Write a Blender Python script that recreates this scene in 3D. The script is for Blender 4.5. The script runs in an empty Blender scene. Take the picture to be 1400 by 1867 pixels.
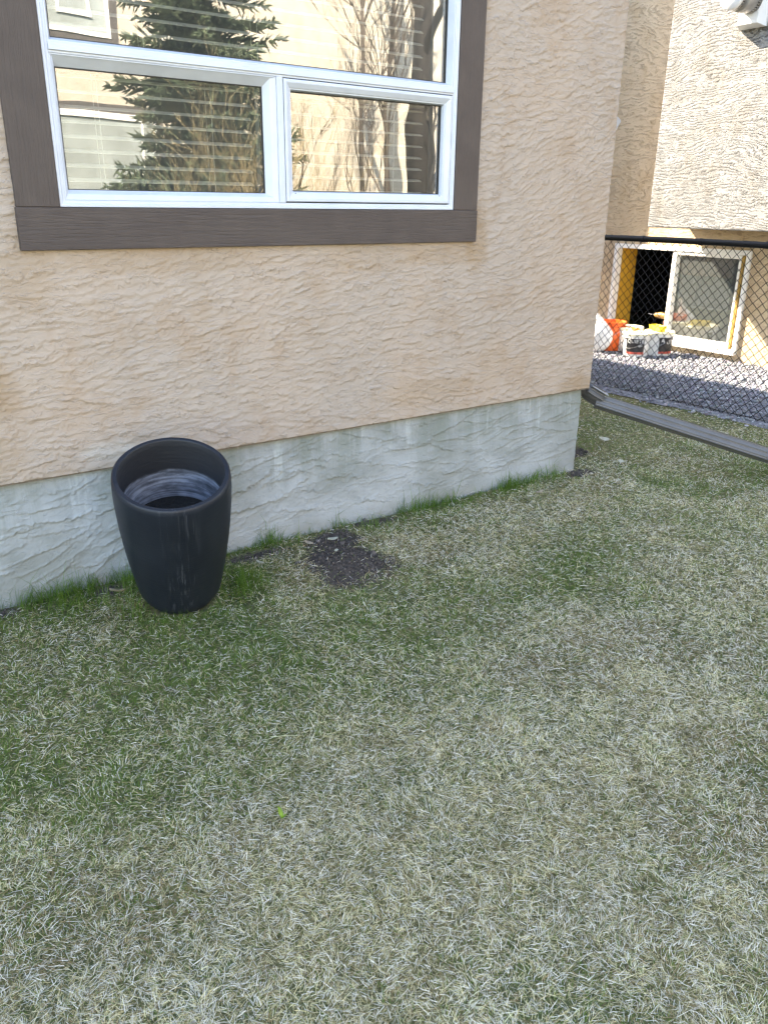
import bpy, bmesh, math, random
import numpy as np
from mathutils import Vector, Matrix, Euler

# ------------------------------------------------------------------ camera, sky, sun, exposure
S = bpy.context.scene
COL = S.collection
cam_d = bpy.data.cameras.new("camera")
cam_d.sensor_fit = 'VERTICAL'
cam_d.sensor_height = 36.0
cam_d.lens = 1487.962 / 1867 * 36.0
cam_d.clip_start = 0.05
cam_d.clip_end = 900
cam = bpy.data.objects.new("camera", cam_d)
COL.objects.link(cam)
S.camera = cam
pitch, yaw, roll = 0.362285, 0.622260, 0.0132097
cp, sp, cy_, sy_ = math.cos(pitch), math.sin(pitch), math.cos(yaw), math.sin(yaw)
fwd = Vector((sy_ * cp, cy_ * cp, -sp))
r0 = Vector((cy_, -sy_, 0))
u0 = r0.cross(fwd)
rt = r0 * math.cos(roll) + u0 * math.sin(roll)
up = u0 * math.cos(roll) - r0 * math.sin(roll)
m = Matrix((rt, up, -fwd)).transposed().to_4x4()
m.translation = (0, -3.16, 1.5)
cam.matrix_world = m

SUN_TRAVEL = Vector((0.55, -1.0, -1.0)).normalized()
SUN_ELEV = math.asin(-SUN_TRAVEL.z)
SUN_AZ = math.atan2(-SUN_TRAVEL.x, -SUN_TRAVEL.y)
W = bpy.data.worlds.new("World")
S.world = W
W.use_nodes = True
wn = W.node_tree
sky = wn.nodes.new("ShaderNodeTexSky")
sky.sky_type = 'NISHITA'
sky.sun_disc = False
sky.sun_elevation = SUN_ELEV
sky.sun_rotation = SUN_AZ
sky.altitude = 1000
wn.links.new(sky.outputs[0], wn.nodes["Background"].inputs[0])
wn.nodes["Background"].inputs[1].default_value = 0.12
sun_d = bpy.data.lights.new("sun", 'SUN')
sun_d.energy = 2.3
sun_d.angle = math.radians(0.55)
sun_d.color = (1.0, 0.965, 0.915)
sun = bpy.data.objects.new("sun", sun_d)
sun.rotation_euler = SUN_TRAVEL.to_track_quat('-Z', 'Y').to_euler()
sun.location = (-6, 10, 14)
COL.objects.link(sun)
S.view_settings.view_transform = 'Standard'
S.view_settings.look = 'None'
S.view_settings.gamma = 1
S.view_settings.use_curve_mapping = False
S.view_settings.exposure = 3.6
S.view_settings.use_white_balance = True
S.view_settings.white_balance_temperature = 7900
S.view_settings.white_balance_tint = 10
S.render.engine = 'CYCLES'
S.cycles.max_bounces = 8
S.cycles.transparent_max_bounces = 16
S.cycles.caustics_reflective = False
S.cycles.caustics_refractive = False
S.cycles.use_denoising = True
S.cycles.filter_width = 1.4
S.cycles.use_adaptive_sampling = False
S.cycles.sampling_pattern = 'BLUE_NOISE'
S.cycles.denoising_prefilter = 'ACCURATE'

rng = np.random.default_rng(7)
random.seed(7)

# ------------------------------------------------------------------ material helpers
def new_mat(name):
    mt = bpy.data.materials.new(name)
    mt.use_nodes = True
    nt = mt.node_tree
    return mt, nt, nt.nodes["Principled BSDF"]

def N(nt, typ, **kw):
    n = nt.nodes.new(typ)
    for k, v in kw.items():
        if k.startswith('i_'):
            key = k[2:]
            n.inputs[int(key) if key.isdigit() else key].default_value = v
        else:
            setattr(n, k, v)
    return n

def L(nt, a, b):
    nt.links.new(a, b)

def math_n(nt, op, a, b=None, c=None, clamp=False):
    n = nt.nodes.new("ShaderNodeMath")
    n.operation = op
    n.use_clamp = clamp
    for i, v in enumerate((a, b, c)):
        if v is None:
            continue
        if isinstance(v, (int, float)):
            n.inputs[i].default_value = v
        else:
            L(nt, v, n.inputs[i])
    return n.outputs[0]

def mix_col(nt, fac, a, b, mode='MIX'):
    n = nt.nodes.new("ShaderNodeMix")
    n.data_type = 'RGBA'
    n.blend_type = mode
    for sock, v in ((n.inputs[0], fac), (n.inputs[6], a), (n.inputs[7], b)):
        if isinstance(v, (int, float)):
            sock.default_value = v
        elif isinstance(v, tuple):
            sock.default_value = (*v[:3], 1)
        else:
            L(nt, v, sock)
    return n.outputs[2]

def maprange(nt, v, a, b, c=0.0, d=1.0, smooth=True):
    n = nt.nodes.new("ShaderNodeMapRange")
    n.interpolation_type = 'SMOOTHSTEP' if smooth else 'LINEAR'
    L(nt, v, n.inputs[0])
    for i, x in enumerate((a, b, c, d)):
        n.inputs[i + 1].default_value = x
    return n.outputs[0]

def noise(nt, vec, scale, detail=3.0, rough=0.5, dist=0.0):
    n = N(nt, "ShaderNodeTexNoise", i_Scale=scale, i_Detail=detail, i_Roughness=rough, i_Distortion=dist)
    L(nt, vec, n.inputs["Vector"])
    return n.outputs[0]

def pos(nt, scale=(1, 1, 1)):
    g = nt.nodes.new("ShaderNodeNewGeometry")
    mp = N(nt, "ShaderNodeMapping", vector_type='POINT')
    mp.inputs["Scale"].default_value = scale
    L(nt, g.outputs["Position"], mp.inputs["Vector"])
    return mp.outputs[0]

def objpos(nt, scale=(1, 1, 1)):
    g = nt.nodes.new("ShaderNodeTexCoord")
    mp = N(nt, "ShaderNodeMapping", vector_type='POINT')
    mp.inputs["Scale"].default_value = scale
    L(nt, g.outputs["Object"], mp.inputs["Vector"])
    return mp.outputs[0]

def bump(nt, bsdf, h, dist, strength=1.0, prev=None):
    b = N(nt, "ShaderNodeBump")
    b.inputs["Strength"].default_value = strength
    b.inputs["Distance"].default_value = dist
    L(nt, h, b.inputs["Height"])
    if prev is not None:
        L(nt, prev, b.inputs["Normal"])
    L(nt, b.outputs[0], bsdf.inputs["Normal"])
    return b.outputs[0]

def simple(name, col, rough=0.6, var=0.12, scale=14.0, metallic=0.0, bmp=0.0, bscale=120.0, spec=0.5, coords=objpos):
    mt, nt, b = new_mat(name)
    p = coords(nt)
    n = noise(nt, p, scale, 4, 0.6)
    dark = tuple(c * (1 - var) for c in col)
    lite = tuple(min(1, c * (1 + var)) for c in col)
    L(nt, mix_col(nt, maprange(nt, n, 0.3, 0.7), dark, lite), b.inputs["Base Color"])
    b.inputs["Roughness"].default_value = rough
    b.inputs["Metallic"].default_value = metallic
    b.inputs["Specular IOR Level"].default_value = spec
    if bmp:
        bump(nt, b, noise(nt, p, bscale, 3, 0.6), bmp)
    return mt

def stucco_relief(nt, laps=19.0, k=3.0, lap_amt=1.0, grit_amt=0.35):
    """Trowelled stucco: overlapping ragged laps that run roughly level, and grit between them."""
    P = pos(nt)
    # ragged warp
    warp = noise(nt, pos(nt, (1, 1, 1.2)), 42, 3, 0.7)
    warp2 = noise(nt, pos(nt, (1, 1, 1.3)), 17, 2, 0.5)
    base = noise(nt, pos(nt, (0.55, 0.55, 1.5)), 4.2, 3, 0.5)
    sep = nt.nodes.new("ShaderNodeSeparateXYZ")
    L(nt, P, sep.inputs[0])
    z = sep.outputs[2]
    t = math_n(nt, 'MULTIPLY', z, laps)
    t = math_n(nt, 'MULTIPLY_ADD', base, k * 2.2, t)
    sweep = noise(nt, pos(nt, (1, 1, 1.1)), 1.1, 1, 0.4)
    t = math_n(nt, 'MULTIPLY_ADD', sweep, 11.0, t)
    t = math_n(nt, 'MULTIPLY_ADD', warp, 1.2, t)
    t = math_n(nt, 'MULTIPLY_ADD', warp2, 0.8, t)
    saw = math_n(nt, 'FRACT', t)
    # thick at the lap edge: steep near 0, then falls away
    edge = maprange(nt, saw, 0.0, 0.32, 1.0, 0.0)
    lip = maprange(nt, saw, 0.75, 1.0, 0.0, 0.35)
    lapm = maprange(nt, noise(nt, pos(nt, (0.8, 0.8, 1.5)), 15, 4, 0.65), 0.42, 0.56)
    h1 = math_n(nt, 'MULTIPLY', math_n(nt, 'ADD', edge, lip), lapm)
    # second finer set of laps
    t2 = math_n(nt, 'MULTIPLY', z, laps * 2.3)
    t2 = math_n(nt, 'MULTIPLY_ADD', noise(nt, pos(nt, (0.8, 0.8, 1.5)), 7.5, 3, 0.55), k * 2.6, t2)
    t2 = math_n(nt, 'MULTIPLY_ADD', noise(nt, P, 85, 2, 0.6), 0.7, t2)
    t2 = math_n(nt, 'MULTIPLY_ADD', sweep, 16.0, t2)
    saw2 = math_n(nt, 'FRACT', t2)
    edge2 = maprange(nt, saw2, 0.0, 0.22, 1.0, 0.0)
    m2 = maprange(nt, noise(nt, pos(nt, (0.8, 0.8, 1.3)), 21, 3, 0.65), 0.44, 0.58)
    h2 = math_n(nt, 'MULTIPLY', edge2, m2)
    grit = noise(nt, pos(nt, (1, 1, 1.5)), 75, 2, 0.6)
    gm = maprange(nt, noise(nt, P, 6, 2, 0.5), 0.35, 0.65, 0.25, 1.0)
    grit = math_n(nt, 'MULTIPLY', grit, gm)
    h = math_n(nt, 'MULTIPLY', h1, lap_amt)
    h = math_n(nt, 'MULTIPLY_ADD', h2, 0.6 * lap_amt, h)
    h = math_n(nt, 'MULTIPLY_ADD', grit, grit_amt, h)
    return h, P, sep

def spot(nt, P, c, r, ragged=0.35, scale=9):
    """A stain with a ragged edge: 1 inside radius r (tuple for an ellipse) of c."""
    v = nt.nodes.new("ShaderNodeVectorMath"); v.operation = 'SUBTRACT'
    L(nt, P, v.inputs[0]); v.inputs[1].default_value = c
    d = nt.nodes.new("ShaderNodeVectorMath"); d.operation = 'DIVIDE'
    L(nt, v.outputs[0], d.inputs[0]); d.inputs[1].default_value = r
    l = nt.nodes.new("ShaderNodeVectorMath"); l.operation = 'LENGTH'
    L(nt, d.outputs[0], l.inputs[0])
    n = noise(nt, P, scale, 4, 0.6)
    x = math_n(nt, 'MULTIPLY_ADD', n, ragged * 2, l.outputs["Value"])
    return maprange(nt, x, 0.55 + ragged, 1.25 + ragged, 1.0, 0.0)

def stucco_mat(name, col, col2, stains=(), lap_amt=1.0, grit=0.5, dist=0.0105, laps=21.0):
    mt, nt, b = new_mat(name)
    h, P, sep = stucco_relief(nt, laps=laps, lap_amt=lap_amt, grit_amt=grit)
    big = noise(nt, pos(nt, (1, 1, 0.55)), 1.6, 4, 0.6)
    mid = noise(nt, P, 22, 4, 0.65)
    c = mix_col(nt, maprange(nt, big, 0.3, 0.7), col, col2)
    c = mix_col(nt, maprange(nt, mid, 0.25, 0.75, 0.0, 0.22), c, tuple(x * 0.72 for x in col))
    m2 = noise(nt, pos(nt, (1, 1, 0.8)), 4.5, 5, 0.65)
    c = mix_col(nt, maprange(nt, m2, 0.46, 0.72, 0.0, 0.60), c, tuple(x * y for x, y in zip(col, (0.80, 0.72, 0.62))))
    for (cc, rr, amt, sc) in stains:
        c = mix_col(nt, math_n(nt, 'MULTIPLY', spot(nt, P, cc, rr), amt), c, sc)
    L(nt, c, b.inputs["Base Color"])
    b.inputs["Roughness"].default_value = 0.92
    b.inputs["Specular IOR Level"].default_value = 0.2
    bump(nt, b, h, dist)
    return mt

STAIN = (0.30, 0.20, 0.11)
M = {}
WALL_STAINS = [
    ((0.49, 0, 0.87), (0.13, 1, 0.15), 0.55, STAIN), ((0.52, 0, 0.60), (0.12, 1, 0.09), 0.25, STAIN),
    ((2.80, 0, 1.33), (0.07, 1, 0.16), 0.45, STAIN), ((2.62, 0, 1.27), (0.25, 1, 0.05), 0.3, STAIN),
    ((3.62, 0, 0.53), (0.16, 1, 0.06), 0.45, STAIN), ((1.35, 0, 1.12), (0.05, 1, 0.20), 0.12, STAIN),
    ((2.55, 0, 0.62), (0.3, 1, 0.07), 0.3, STAIN), ((0.70, 0, 1.25), (0.1, 1, 0.16), 0.3, STAIN),
    ((0.93, 0, 0.57), (0.12, 1, 0.04), 0.28, (0.50, 0.48, 0.44)),
    ((1.25, 0, 1.285), (0.45, 1, 0.06), 0.30, STAIN), ((2.2, 0, 1.27), (0.35, 1, 0.07), 0.25, STAIN), ((1.9, 0, 0.98), (0.05, 1, 0.17), 0.10, STAIN), ((2.95, 0, 0.75), (0.1, 1, 0.2), 0.12, STAIN)]
M['stucco'] = stucco_mat("stucco", (0.412, 0.328, 0.262), (0.368, 0.312, 0.266), stains=WALL_STAINS, lap_amt=0.55, grit=0.45, dist=0.0045)
M['stucco_far'] = stucco_mat("stucco_far", (0.58, 0.445, 0.295), (0.61, 0.47, 0.32), lap_amt=1.0, grit=0.3, dist=0.009, laps=17.0)
M['stucco_bay'] = stucco_mat("stucco_bay", (0.275, 0.270, 0.258), (0.305, 0.30, 0.288), lap_amt=1.2, grit=0.5, dist=0.034, laps=38.0)
M['stucco_back'] = stucco_mat("stucco_back", (0.56, 0.495, 0.41), (0.53, 0.47, 0.39), lap_amt=.25, dist=0.006)

def foundation_mat():
    mt, nt, b = new_mat("parging")
    h, P, sep = stucco_relief(nt, laps=17.0, k=3.4, lap_amt=0.45, grit_amt=0.30)
    big = noise(nt, pos(nt, (1, 1, 1.4)), 3.2, 5, 0.62)
    streak = noise(nt, pos(nt, (1, 1, 0.16)), 9, 5, 0.7)
    z = sep.outputs[2]
    high = maprange(nt, z, 0.12, 0.46)
    c = mix_col(nt, maprange(nt, big, 0.35, 0.68), (0.335, 0.354, 0.360), (0.235, 0.250, 0.240))
    # greenish damp below the flashing, white lime runs in it
    damp = math_n(nt, 'MULTIPLY', maprange(nt, streak, 0.38, 0.62), high)
    c = mix_col(nt, math_n(nt, 'MULTIPLY', damp, 0.70), c, (0.19, 0.212, 0.185))
    lime = math_n(nt, 'MULTIPLY', maprange(nt, noise(nt, pos(nt, (1, 1, 0.1)), 11, 4, 0.6), 0.58, 0.70), maprange(nt, z, 0.18, 0.45))
    c = mix_col(nt, math_n(nt, 'MULTIPLY', lime, 0.55), c, (0.48, 0.51, 0.52))
    soil = math_n(nt, 'MULTIPLY', maprange(nt, z, 0.0, 0.09, 1.0, 0.0), maprange(nt, noise(nt, P, 14, 4, 0.6), 0.3, 0.7))
    c = mix_col(nt, math_n(nt, 'MULTIPLY', soil, 0.5), c, (0.24, 0.225, 0.18))
    L(nt, c, b.inputs["Base Color"])
    b.inputs["Roughness"].default_value = 0.9
    b.inputs["Specular IOR Level"].default_value = 0.2
    bump(nt, b, h, 0.003)
    return mt
M['parging'] = foundation_mat()

def trim_mat(name, axis):
    mt, nt, b = new_mat(name)
    sc = (1.2, 20, 20) if axis == 'x' else (20, 20, 1.2)
    g = noise(nt, pos(nt, sc), 4.5, 5, 0.65, 0.6)
    g2 = noise(nt, pos(nt, tuple(s * 2.2 for s in sc)), 5, 3, 0.6)
    v = noise(nt, pos(nt), 7, 4, 0.6)
    c = mix_col(nt, maprange(nt, v, 0.3, 0.7), (0.074, 0.056, 0.049), (0.087, 0.067, 0.058))
    c = mix_col(nt, maprange(nt, g, 0.55, 0.7, 0, 0.35), c, (0.06, 0.05, 0.047))
    L(nt, c, b.inputs["Base Color"])
    b.inputs["Roughness"].default_value = 0.62
    b.inputs["Specular IOR Level"].default_value = 0.35
    ridg = math_n(nt, 'PINGPONG', math_n(nt, 'MULTIPLY', g, 6.0), 1.0)
    h = math_n(nt, 'MULTIPLY_ADD', g2, 0.5, ridg)
    bump(nt, b, h, 0.0013)
    return mt
M['trim_x'] = trim_mat("trim_grain_level", 'x')
M['trim_z'] = trim_mat("trim_grain_upright", 'z')
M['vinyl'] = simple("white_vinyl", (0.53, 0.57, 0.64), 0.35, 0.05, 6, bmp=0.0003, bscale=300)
M['hood'] = simple("shade_grey_hood", (0.30, 0.31, 0.33), 0.5, .1, 10)  # white hood; the grey of its shade is put into the base colour
M['gap'] = simple("dark_gasket", (0.03, 0.03, 0.03), 0.7)
M['vinyl_far'] = simple("white_vinyl_sunny", (0.78, 0.76, 0.72), 0.4, 0.05, 6)
M['blind'] = simple("blind_white", (0.88, 0.87, 0.83), 0.5, 0.05, 8)
M['room'] = simple("room_paint", (0.30, 0.29, 0.27), 0.8, 0.08, 3)
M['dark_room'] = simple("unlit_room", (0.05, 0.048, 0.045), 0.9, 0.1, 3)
M['roof'] = simple("roof_shingle", (0.09, 0.08, 0.075), 0.9, 0.3, 20, bmp=0.01, bscale=30)
M['flashing'] = simple("flashing", (0.16, 0.13, 0.10), 0.6, 0.25, 30)
M['jamb'] = simple("yellow_wood", (0.52, 0.29, 0.03), 0.6, 0.1, 5)
M['strip'] = simple("ochre_wood_strip", (0.36, 0.22, 0.05), 0.7, 0.15, 5)
M['grey_metal'] = simple("galvanised", (0.42, 0.40, 0.38), 0.45, 0.12, 12, metallic=0.6)
M['white_metal'] = simple("white_metal", (0.80, 0.80, 0.80), 0.35, 0.04, 8)
M['black_vinyl'] = simple("black_vinyl_coat", (0.010, 0.010, 0.011), 0.6, 0.2, 30, spec=0.2)
M['bark'] = simple("bark", (0.075, 0.058, 0.045), 0.9, 0.35, 25, bmp=0.006, bscale=60)
M['bark_dark'] = simple("dark_bark", (0.030, 0.026, 0.024), 0.9, 0.3, 22, bmp=0.008, bscale=40)
M['needle'] = simple("spruce_needles", (0.055, 0.085, 0.055), 0.7, 0.45, 5)

def glass_mat(name, refl, wav, wscale, tint=(0.93, 0.95, 0.94), dust_haze=0.0):
    mt, nt, b = new_mat(name)
    out = nt.nodes["Material Output"]
    nt.nodes.remove(b)
    tr = N(nt, "ShaderNodeBsdfTransparent"); tr.inputs[0].default_value = (*tint, 1)
    gl = N(nt, "ShaderNodeBsdfGlossy"); gl.inputs["Roughness"].default_value = 0.008
    gl.inputs["Color"].default_value = (1, 0.985, 0.96, 1)
    fr = N(nt, "ShaderNodeFresnel", i_IOR=1.5)
    f = math_n(nt, 'MULTIPLY_ADD', fr.outputs[0], 1.0, refl, clamp=True)
    bp = N(nt, "ShaderNodeBump"); bp.inputs["Distance"].default_value = wav
    L(nt, noise(nt, pos(nt), wscale, 1.5, 0.4), bp.inputs["Height"])
    L(nt, bp.outputs[0], gl.inputs["Normal"])
    mx = N(nt, "ShaderNodeMixShader")
    L(nt, f, mx.inputs[0]); L(nt, tr.outputs[0], mx.inputs[1]); L(nt, gl.outputs[0], mx.inputs[2])
    last = mx.outputs[0]
    if dust_haze:
        df = N(nt, "ShaderNodeBsdfDiffuse"); df.inputs[0].default_value = (0.5, 0.55, 0.53, 1)  # real dust on the basement pane, painted haze on the big window
        specks = maprange(nt, noise(nt, pos(nt), 70, 4, 0.8), 0.60, 0.72, 0.0, 0.5 if dust_haze > .08 else 0.03)
        g = math_n(nt, 'ADD', specks, dust_haze, clamp=True)
        m2 = N(nt, "ShaderNodeMixShader")
        L(nt, g, m2.inputs[0]); L(nt, last, m2.inputs[1]); L(nt, df.outputs[0], m2.inputs[2])
        last = m2.outputs[0]
    L(nt, last, out.inputs[0])
    return mt
M['glass_top'] = glass_mat("glass_upper", 0.16, 0.0012, 2.2, dust_haze=0.04)  # pale haze mixed into these three panes to veil their reflections
M['glass_left'] = glass_mat("glass_fixed", 0.13, 0.0022, 2.0, dust_haze=0.05)
M['glass_right'] = glass_mat("glass_casement", 0.16, 0.0024, 2.6, dust_haze=0.03)
M['glass_dusty'] = glass_mat("glass_dusty", 0.10, 0.0008, 2, dust_haze=0.10)

# ------------------------------------------------------------------ mesh helpers
class MB:
    def __init__(s):
        s.v, s.f, s.mi = [], [], []
    def add(s, verts, faces, mi=0):
        o = len(s.v)
        s.v += [tuple(x) for x in verts]
        s.f += [tuple(i + o for i in f) for f in faces]
        s.mi += [mi] * len(faces)
        return s
    def box(s, x0, x1, y0, y1, z0, z1, mi=0):
        vs = [(x, y, z) for x in (x0, x1) for y in (y0, y1) for z in (z0, z1)]
        return s.add(vs, [(0, 1, 3, 2), (4, 6, 7, 5), (0, 4, 5, 1), (2, 3, 7, 6), (0, 2, 6, 4), (1, 5, 7, 3)], mi)
    def tube(s, pts, rad, n=6, cap=True, mi=0):
        pts = [Vector(p) for p in pts]
        rad = rad if hasattr(rad, '__len__') else [rad] * len(pts)
        rings = []
        ref = None
        for i, p in enumerate(pts):
            t = (pts[min(i + 1, len(pts) - 1)] - pts[max(i - 1, 0)])
            t = t.normalized() if t.length > 1e-9 else Vector((0, 0, 1))
            if ref is None:
                ref = Vector((1, 0, 0)) if abs(t.x) < 0.8 else Vector((0, 1, 0))
            a = t.cross(ref).normalized()
            b = t.cross(a).normalized()
            ref = b.cross(t) if False else ref
            rings.append([p + (a * math.cos(2 * math.pi * k / n) + b * math.sin(2 * math.pi * k / n)) * rad[i] for k in range(n)])
        vs = [q for r in rings for q in r]
        fs = []
        for i in range(len(pts) - 1):
            for k in range(n):
                fs.append((i * n + k, i * n + (k + 1) % n, (i + 1) * n + (k + 1) % n, (i + 1) * n + k))
        if cap:
            fs.append(tuple(range(n - 1, -1, -1)))
            fs.append(tuple((len(pts) - 1) * n + k for k in range(n)))
        return s.add(vs, fs, mi)
    def lathe(s, prof, n=32, c=(0, 0, 0), axis='z', mi=0, closed=False):
        vs, fs = [], []
        for (r, h) in prof:
            for k in range(n):
                a = 2 * math.pi * k / n
                x, y = r * math.cos(a), r * math.sin(a)
                p = (x, y, h) if axis == 'z' else (h, x, y)
                vs.append((p[0] + c[0], p[1] + c[1], p[2] + c[2]))
        m_ = len(prof)
        for i in range(m_ - 1 if not closed else m_):
            j = (i + 1) % m_
            for k in range(n):
                fs.append((i * n + k, i * n + (k + 1) % n, j * n + (k + 1) % n, j * n + k))
        return s.add(vs, fs, mi)
    def ring(s, u0, u1, v0, v1, prof, mapf, closed=True):
        """Mitred frame: prof = [((l,r,b,t) inset or number, depth)]; mapf(u, depth, v) -> world."""
        vs, fs = [], []
        for ins, d in prof:
            l, r, b, t = ins if isinstance(ins, tuple) else (ins,) * 4
            for (u, v) in ((u0 + l, v0 + b), (u1 - r, v0 + b), (u1 - r, v1 - t), (u0 + l, v1 - t)):
                vs.append(mapf(u, d, v))
        k = len(prof)
        for i in range(k if closed else k - 1):
            j = (i + 1) % k
            for c in range(4):
                fs.append((i * 4 + c, i * 4 + (c + 1) % 4, j * 4 + (c + 1) % 4, j * 4 + c))
        return s.add(vs, fs)
    def build(s, name, mat, parent=None, smooth=False, bevel=0.0, org=None):
        me = bpy.data.meshes.new(name)
        o = org
        if o is None and parent is not None:
            o = parent.get('_org')
        vs = s.v if o is None else [(x - o[0], y - o[1], z - o[2]) for x, y, z in s.v]
        me.from_pydata(vs, [], s.f)
        mats = mat if isinstance(mat, (list, tuple)) else [mat]
        for mm in mats:
            me.materials.append(mm)
        if len(mats) > 1:
            me.polygons.foreach_set("material_index", s.mi)
        bm = bmesh.new(); bm.from_mesh(me)
        bmesh.ops.recalc_face_normals(bm, faces=bm.faces)
        bm.to_mesh(me); bm.free()
        if smooth:
            me.polygons.foreach_set("use_smooth", [True] * len(me.polygons))
        ob = bpy.data.objects.new(name, me)
        COL.objects.link(ob)
        if parent is not None:
            ob.parent = parent
            if o is not None:
                ob['_org'] = list(o)
        elif o is not None:
            ob.location = o
        if bevel:
            bv = ob.modifiers.new("bevel", 'BEVEL')
            bv.width = bevel; bv.segments = 2; bv.limit_method = 'ANGLE'
        return ob

def root(name, loc, label=None, cat=None, group=None):
    o = bpy.data.objects.new(name, None)
    o.empty_display_size = 0.1
    COL.objects.link(o)
    o.location = loc
    o['_org'] = list(loc)
    tag(o, label, cat, group)
    return o

def tag(o, label=None, cat=None, group=None, kind=None):
    if label: o['label'] = label
    if cat: o['category'] = cat
    if group: o['group'] = group
    if kind: o['kind'] = kind
    return o

def copy_tree(o, parent=None):
    c = o.copy()
    COL.objects.link(c)
    if parent is not None:
        c.parent = parent
    for ch in list(o.children):
        copy_tree(ch, c)
    return c

def vnoise(x, y, seed=0, scale=1.0, octaves=4, gain=0.5):
    """Value noise, 0..1, numpy arrays."""
    tot = np.zeros_like(x, dtype=float); amp = 1.0; norm = 0
    for o in range(octaves):
        r = np.random.default_rng(seed * 31 + o)
        tab = r.random((256, 256))
        xs, ys = x * scale * 2 ** o + 57.3 * o, y * scale * 2 ** o + 19.1 * o
        xi, yi = np.floor(xs).astype(int), np.floor(ys).astype(int)
        fx, fy = xs - xi, ys - yi
        fx, fy = fx * fx * (3 - 2 * fx), fy * fy * (3 - 2 * fy)
        a, b = tab[xi & 255, yi & 255], tab[(xi + 1) & 255, yi & 255]
        c, d = tab[xi & 255, (yi + 1) & 255], tab[(xi + 1) & 255, (yi + 1) & 255]
        tot += amp * ((a * (1 - fx) + b * fx) * (1 - fy) + (c * (1 - fx) + d * fx) * fy)
        norm += amp; amp *= gain
    return tot / norm

# ------------------------------------------------------------------ ground
PL_C = (1.075, -0.262)           # planter base centre on the ground
SOIL_C = (1.77, -0.38)

def ground_h(x, y):
    h = (vnoise(x, y, 3, 2.0, 3) - 0.5) * 0.03 + (vnoise(x, y, 4, 7.0, 2) - 0.5) * 0.010
    wallside = np.exp(-np.clip(-y, 0, 9) / 0.12) * ((x < 3.72) & (y < 0.06))
    h = h * (1 - 0.5 * wallside)
    d2 = ((x - 1.10) / 0.15) ** 2 + ((y + 0.15) / 0.12) ** 2
    h = h + 0.055 * np.exp(-d2)                                     # bank of earth behind the planter's foot
    d3 = ((x - SOIL_C[0]) / 0.20) ** 2 + ((y - SOIL_C[1]) / 0.20) ** 2
    h = h + 0.030 * np.exp(-d3 * 0.9)
    return h

def soil_mask(x, y):
    w = (vnoise(x, y, 9, 9.0, 3) - 0.5) * 0.8
    a = np.hypot((x - 1.775) / 0.23, (y + 0.40) / 0.24) + w * .8
    b = np.hypot((x - 1.90) / 0.17, (y + 0.13) / 0.13) + w
    c = np.hypot((x - 1.50) / 0.20, (y + 0.08) / 0.05) + w
    d = np.hypot((x - 3.90) / 0.24, (y - 0.30) / 0.13) + w * 1.3
    e = np.hypot((x - 0.84) / 0.07, (y + 0.06) / 0.06) + w
    f = np.hypot((x - 0.36) / 0.14, (y + 0.04) / 0.06) + w
    g = np.hypot((x - 3.66) / 0.14, (y + 0.05) / 0.06) + w
    hh = np.hypot((x - 2.20) / 0.16, (y + 0.03) / 0.05) + w
    return np.minimum.reduce([a, b, c * 1.1, d, e, f, g, hh])

def lawn_mat():
    mt, nt, b = new_mat("lawn_soil_thatch")
    P = pos(nt)
    n1 = noise(nt, P, 45, 5, 0.7)
    n2 = noise(nt, P, 2.2, 4, 0.6)
    c = mix_col(nt, maprange(nt, n1, 0.3, 0.7), (0.07, 0.07, 0.032), (0.24, 0.21, 0.11))
    c = mix_col(nt, maprange(nt, n2, 0.4, 0.65, 0, 0.6), c, (0.075, 0.10, 0.045))
    at = N(nt, "ShaderNodeAttribute", attribute_name="soil")
    c = mix_col(nt, at.outputs["Fac"], c, mix_col(nt, maprange(nt, n1, 0.35, 0.7), (0.045, 0.037, 0.033), (0.115, 0.096, 0.083)))
    L(nt, c, b.inputs["Base Color"])
    b.inputs["Roughness"].default_value = 0.95
    b.inputs["Specular IOR Level"].default_value = 0.1
    bump(nt, b, n1, 0.012)
    return mt
M['lawn'] = lawn_mat()

def make_lawn():
    xs = np.concatenate([np.array([-120., -60, -25, -12, -6, -4, -3]), np.arange(-2.5, 6.4, 0.03), np.array([6.6, 7, 8, 12, 25, 60, 120])])
    ys = np.concatenate([np.array([-120., -60, -30, -18, -12, -8, -6, -5]), np.arange(-4.2, 2.6, 0.03), np.array([2.8, 3.2, 4, 6, 10, 20, 60, 120])])
    X, Y = np.meshgrid(xs, ys, indexing='ij')
    Z = ground_h(X, Y)
    far = np.clip(np.maximum(np.abs(X - 2) - 5, np.abs(Y + 1) - 5), 0, 1)
    Z *= (1 - far)
    sm = soil_mask(X, Y)
    sa = np.clip((1.05 - sm) / 0.35, 0, 1)
    Z -= 0.006
    nx, ny = X.shape
    me = bpy.data.meshes.new("lawn")
    idx = np.arange(nx * ny).reshape(nx, ny)
    q = np.stack([idx[:-1, :-1], idx[1:, :-1], idx[1:, 1:], idx[:-1, 1:]], -1).reshape(-1, 4)
    me.vertices.add(nx * ny); me.vertices.foreach_set("co", np.stack([X, Y, Z], -1).astype(np.float32).ravel())
    me.loops.add(q.size); me.loops.foreach_set("vertex_index", q.ravel().astype(np.int32))
    me.polygons.add(len(q)); me.polygons.foreach_set("loop_start", np.arange(0, q.size, 4, dtype=np.int32))
    me.update(calc_edges=True)
    me.polygons.foreach_set("use_smooth", [True] * len(q))
    a = me.attributes.new("soil", 'FLOAT', 'POINT'); a.data.foreach_set("value", sa.astype(np.float32).ravel())
    me.materials.append(M['lawn'])
    o = bpy.data.objects.new("lawn", me); COL.objects.link(o)
    tag(o, "shaded spring lawn of matted straw and new green beside the house", "lawn", kind="structure")
make_lawn()

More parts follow.
